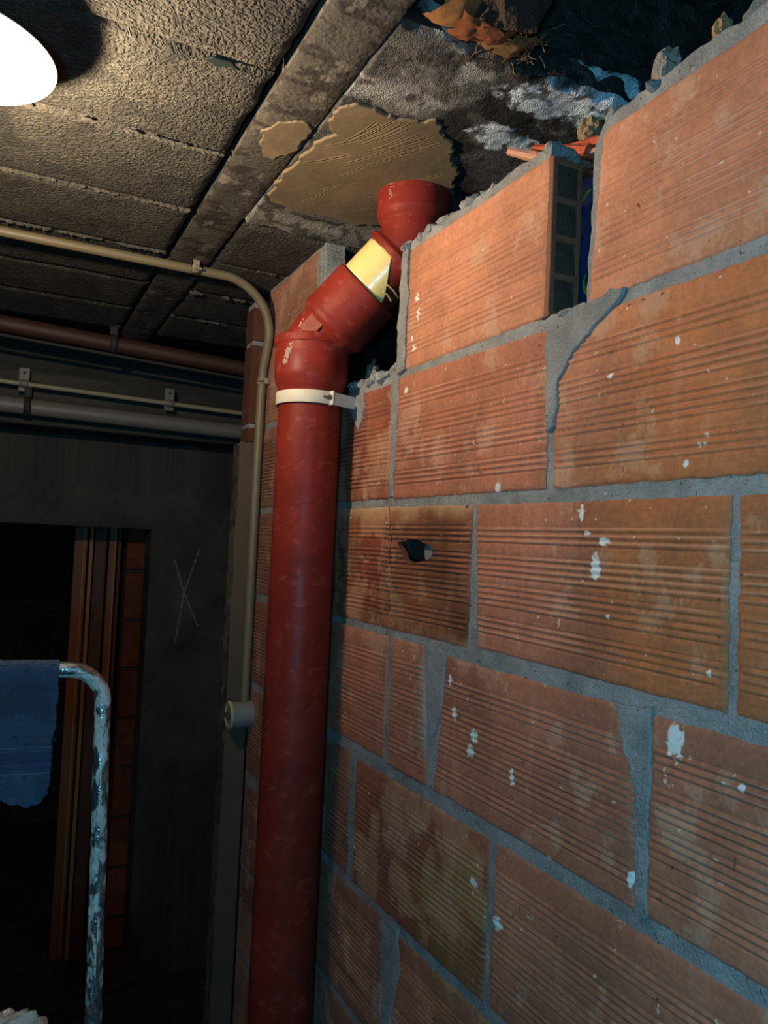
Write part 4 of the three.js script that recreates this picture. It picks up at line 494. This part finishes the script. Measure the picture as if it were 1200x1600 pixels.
  const flap = (front, x0, right, len, n) => grid(60, 60, (a, b) => { const L = len(a), s = b * L, xr = right(s), x = mix(x0, xr, a) + (a === 1 ? (h2(b * 60 | 0, n, 3) - 0.5) * 0.003 : 0); return lay(x, s + (b === 1 ? (h2(a * 60 | 0, n, 4) - 0.5) * 0.006 : 0), front); }, (a, b, p) => [p[0] * 2.5 + 0.6, (p[1] + 0.46) * 3.3]);
  mesh('front_flap', flap(true, -0.15, (s) => 0.090 - 0.004 * ss(0.10, 0.12, s) - 0.003 * ss(0.175, 0.205, s), (a) => 0.196 + 0.016 * ss(0.55, 0.9, a) - 0.010 * ss(0.95, 1, a), 1), dm, cloth);
  mesh('rear_flap', flap(false, -0.15, (s) => 0.090 + 0.003 * ss(0.03, 0.08, s) - 0.004 * ss(0.13, 0.15, s), (a) => 0.17 - 0.03 * a, 2), dm, cloth);
  // crumpled pale rag on the platform
  const ragMap = tex(512, 512, (u, v, c) => { const n = fbm(u * 9, v * 9, 230, 4); c[0] = 0.78 * (0.8 + 0.3 * n); c[1] = 0.74 * (0.8 + 0.3 * n); c[2] = 0.68 * (0.8 + 0.3 * n); const w = fbm(u * 5, v * 5, 231, 2); if (Math.abs((v * 3.2 + w * 0.5) % 1 - 0.5) < 0.09) mix3(c, [0.16, 0.26, 0.48], 0.85); }, true);
  const rg = new THREE.SphereGeometry(1, 96, 60), rp = rg.attributes.position; for (let i = 0; i < rp.count; i++) { const x = rp.getX(i), y = rp.getY(i), z = rp.getZ(i), n = fbm(x * 2.2 + z, y * 2.2 + z * 1.7 + 4, 232, 4), rid = 1 - Math.abs(2 * fbm(x * 3 + 7 + z * 2, z * 3 - y, 233, 3) - 1), k = 0.86 + 0.34 * (n - 0.5) + 0.16 * (rid - 0.6); rp.setXYZ(i, Math.sign(x) * Math.pow(Math.abs(x), 0.8) * k * 0.098, Math.max(Math.sign(y) * Math.pow(Math.abs(y), 0.7) * k * 0.172, -0.004), z * k * 0.085); } rg.computeVertexNormals();
  const rag = mesh('rag', rg, new THREE.MeshStandardMaterial({ map: ragMap, roughness: 0.95, bumpMap: wallBump, bumpScale: 0.002 })); rag.position.set(0.030, -0.776, zt + 0.12); rag.userData = { label: 'crumpled pale rag with blue stripes on the stepladder platform at the bottom left', category: 'cloth' };
}
renderer.render(scene, camera);
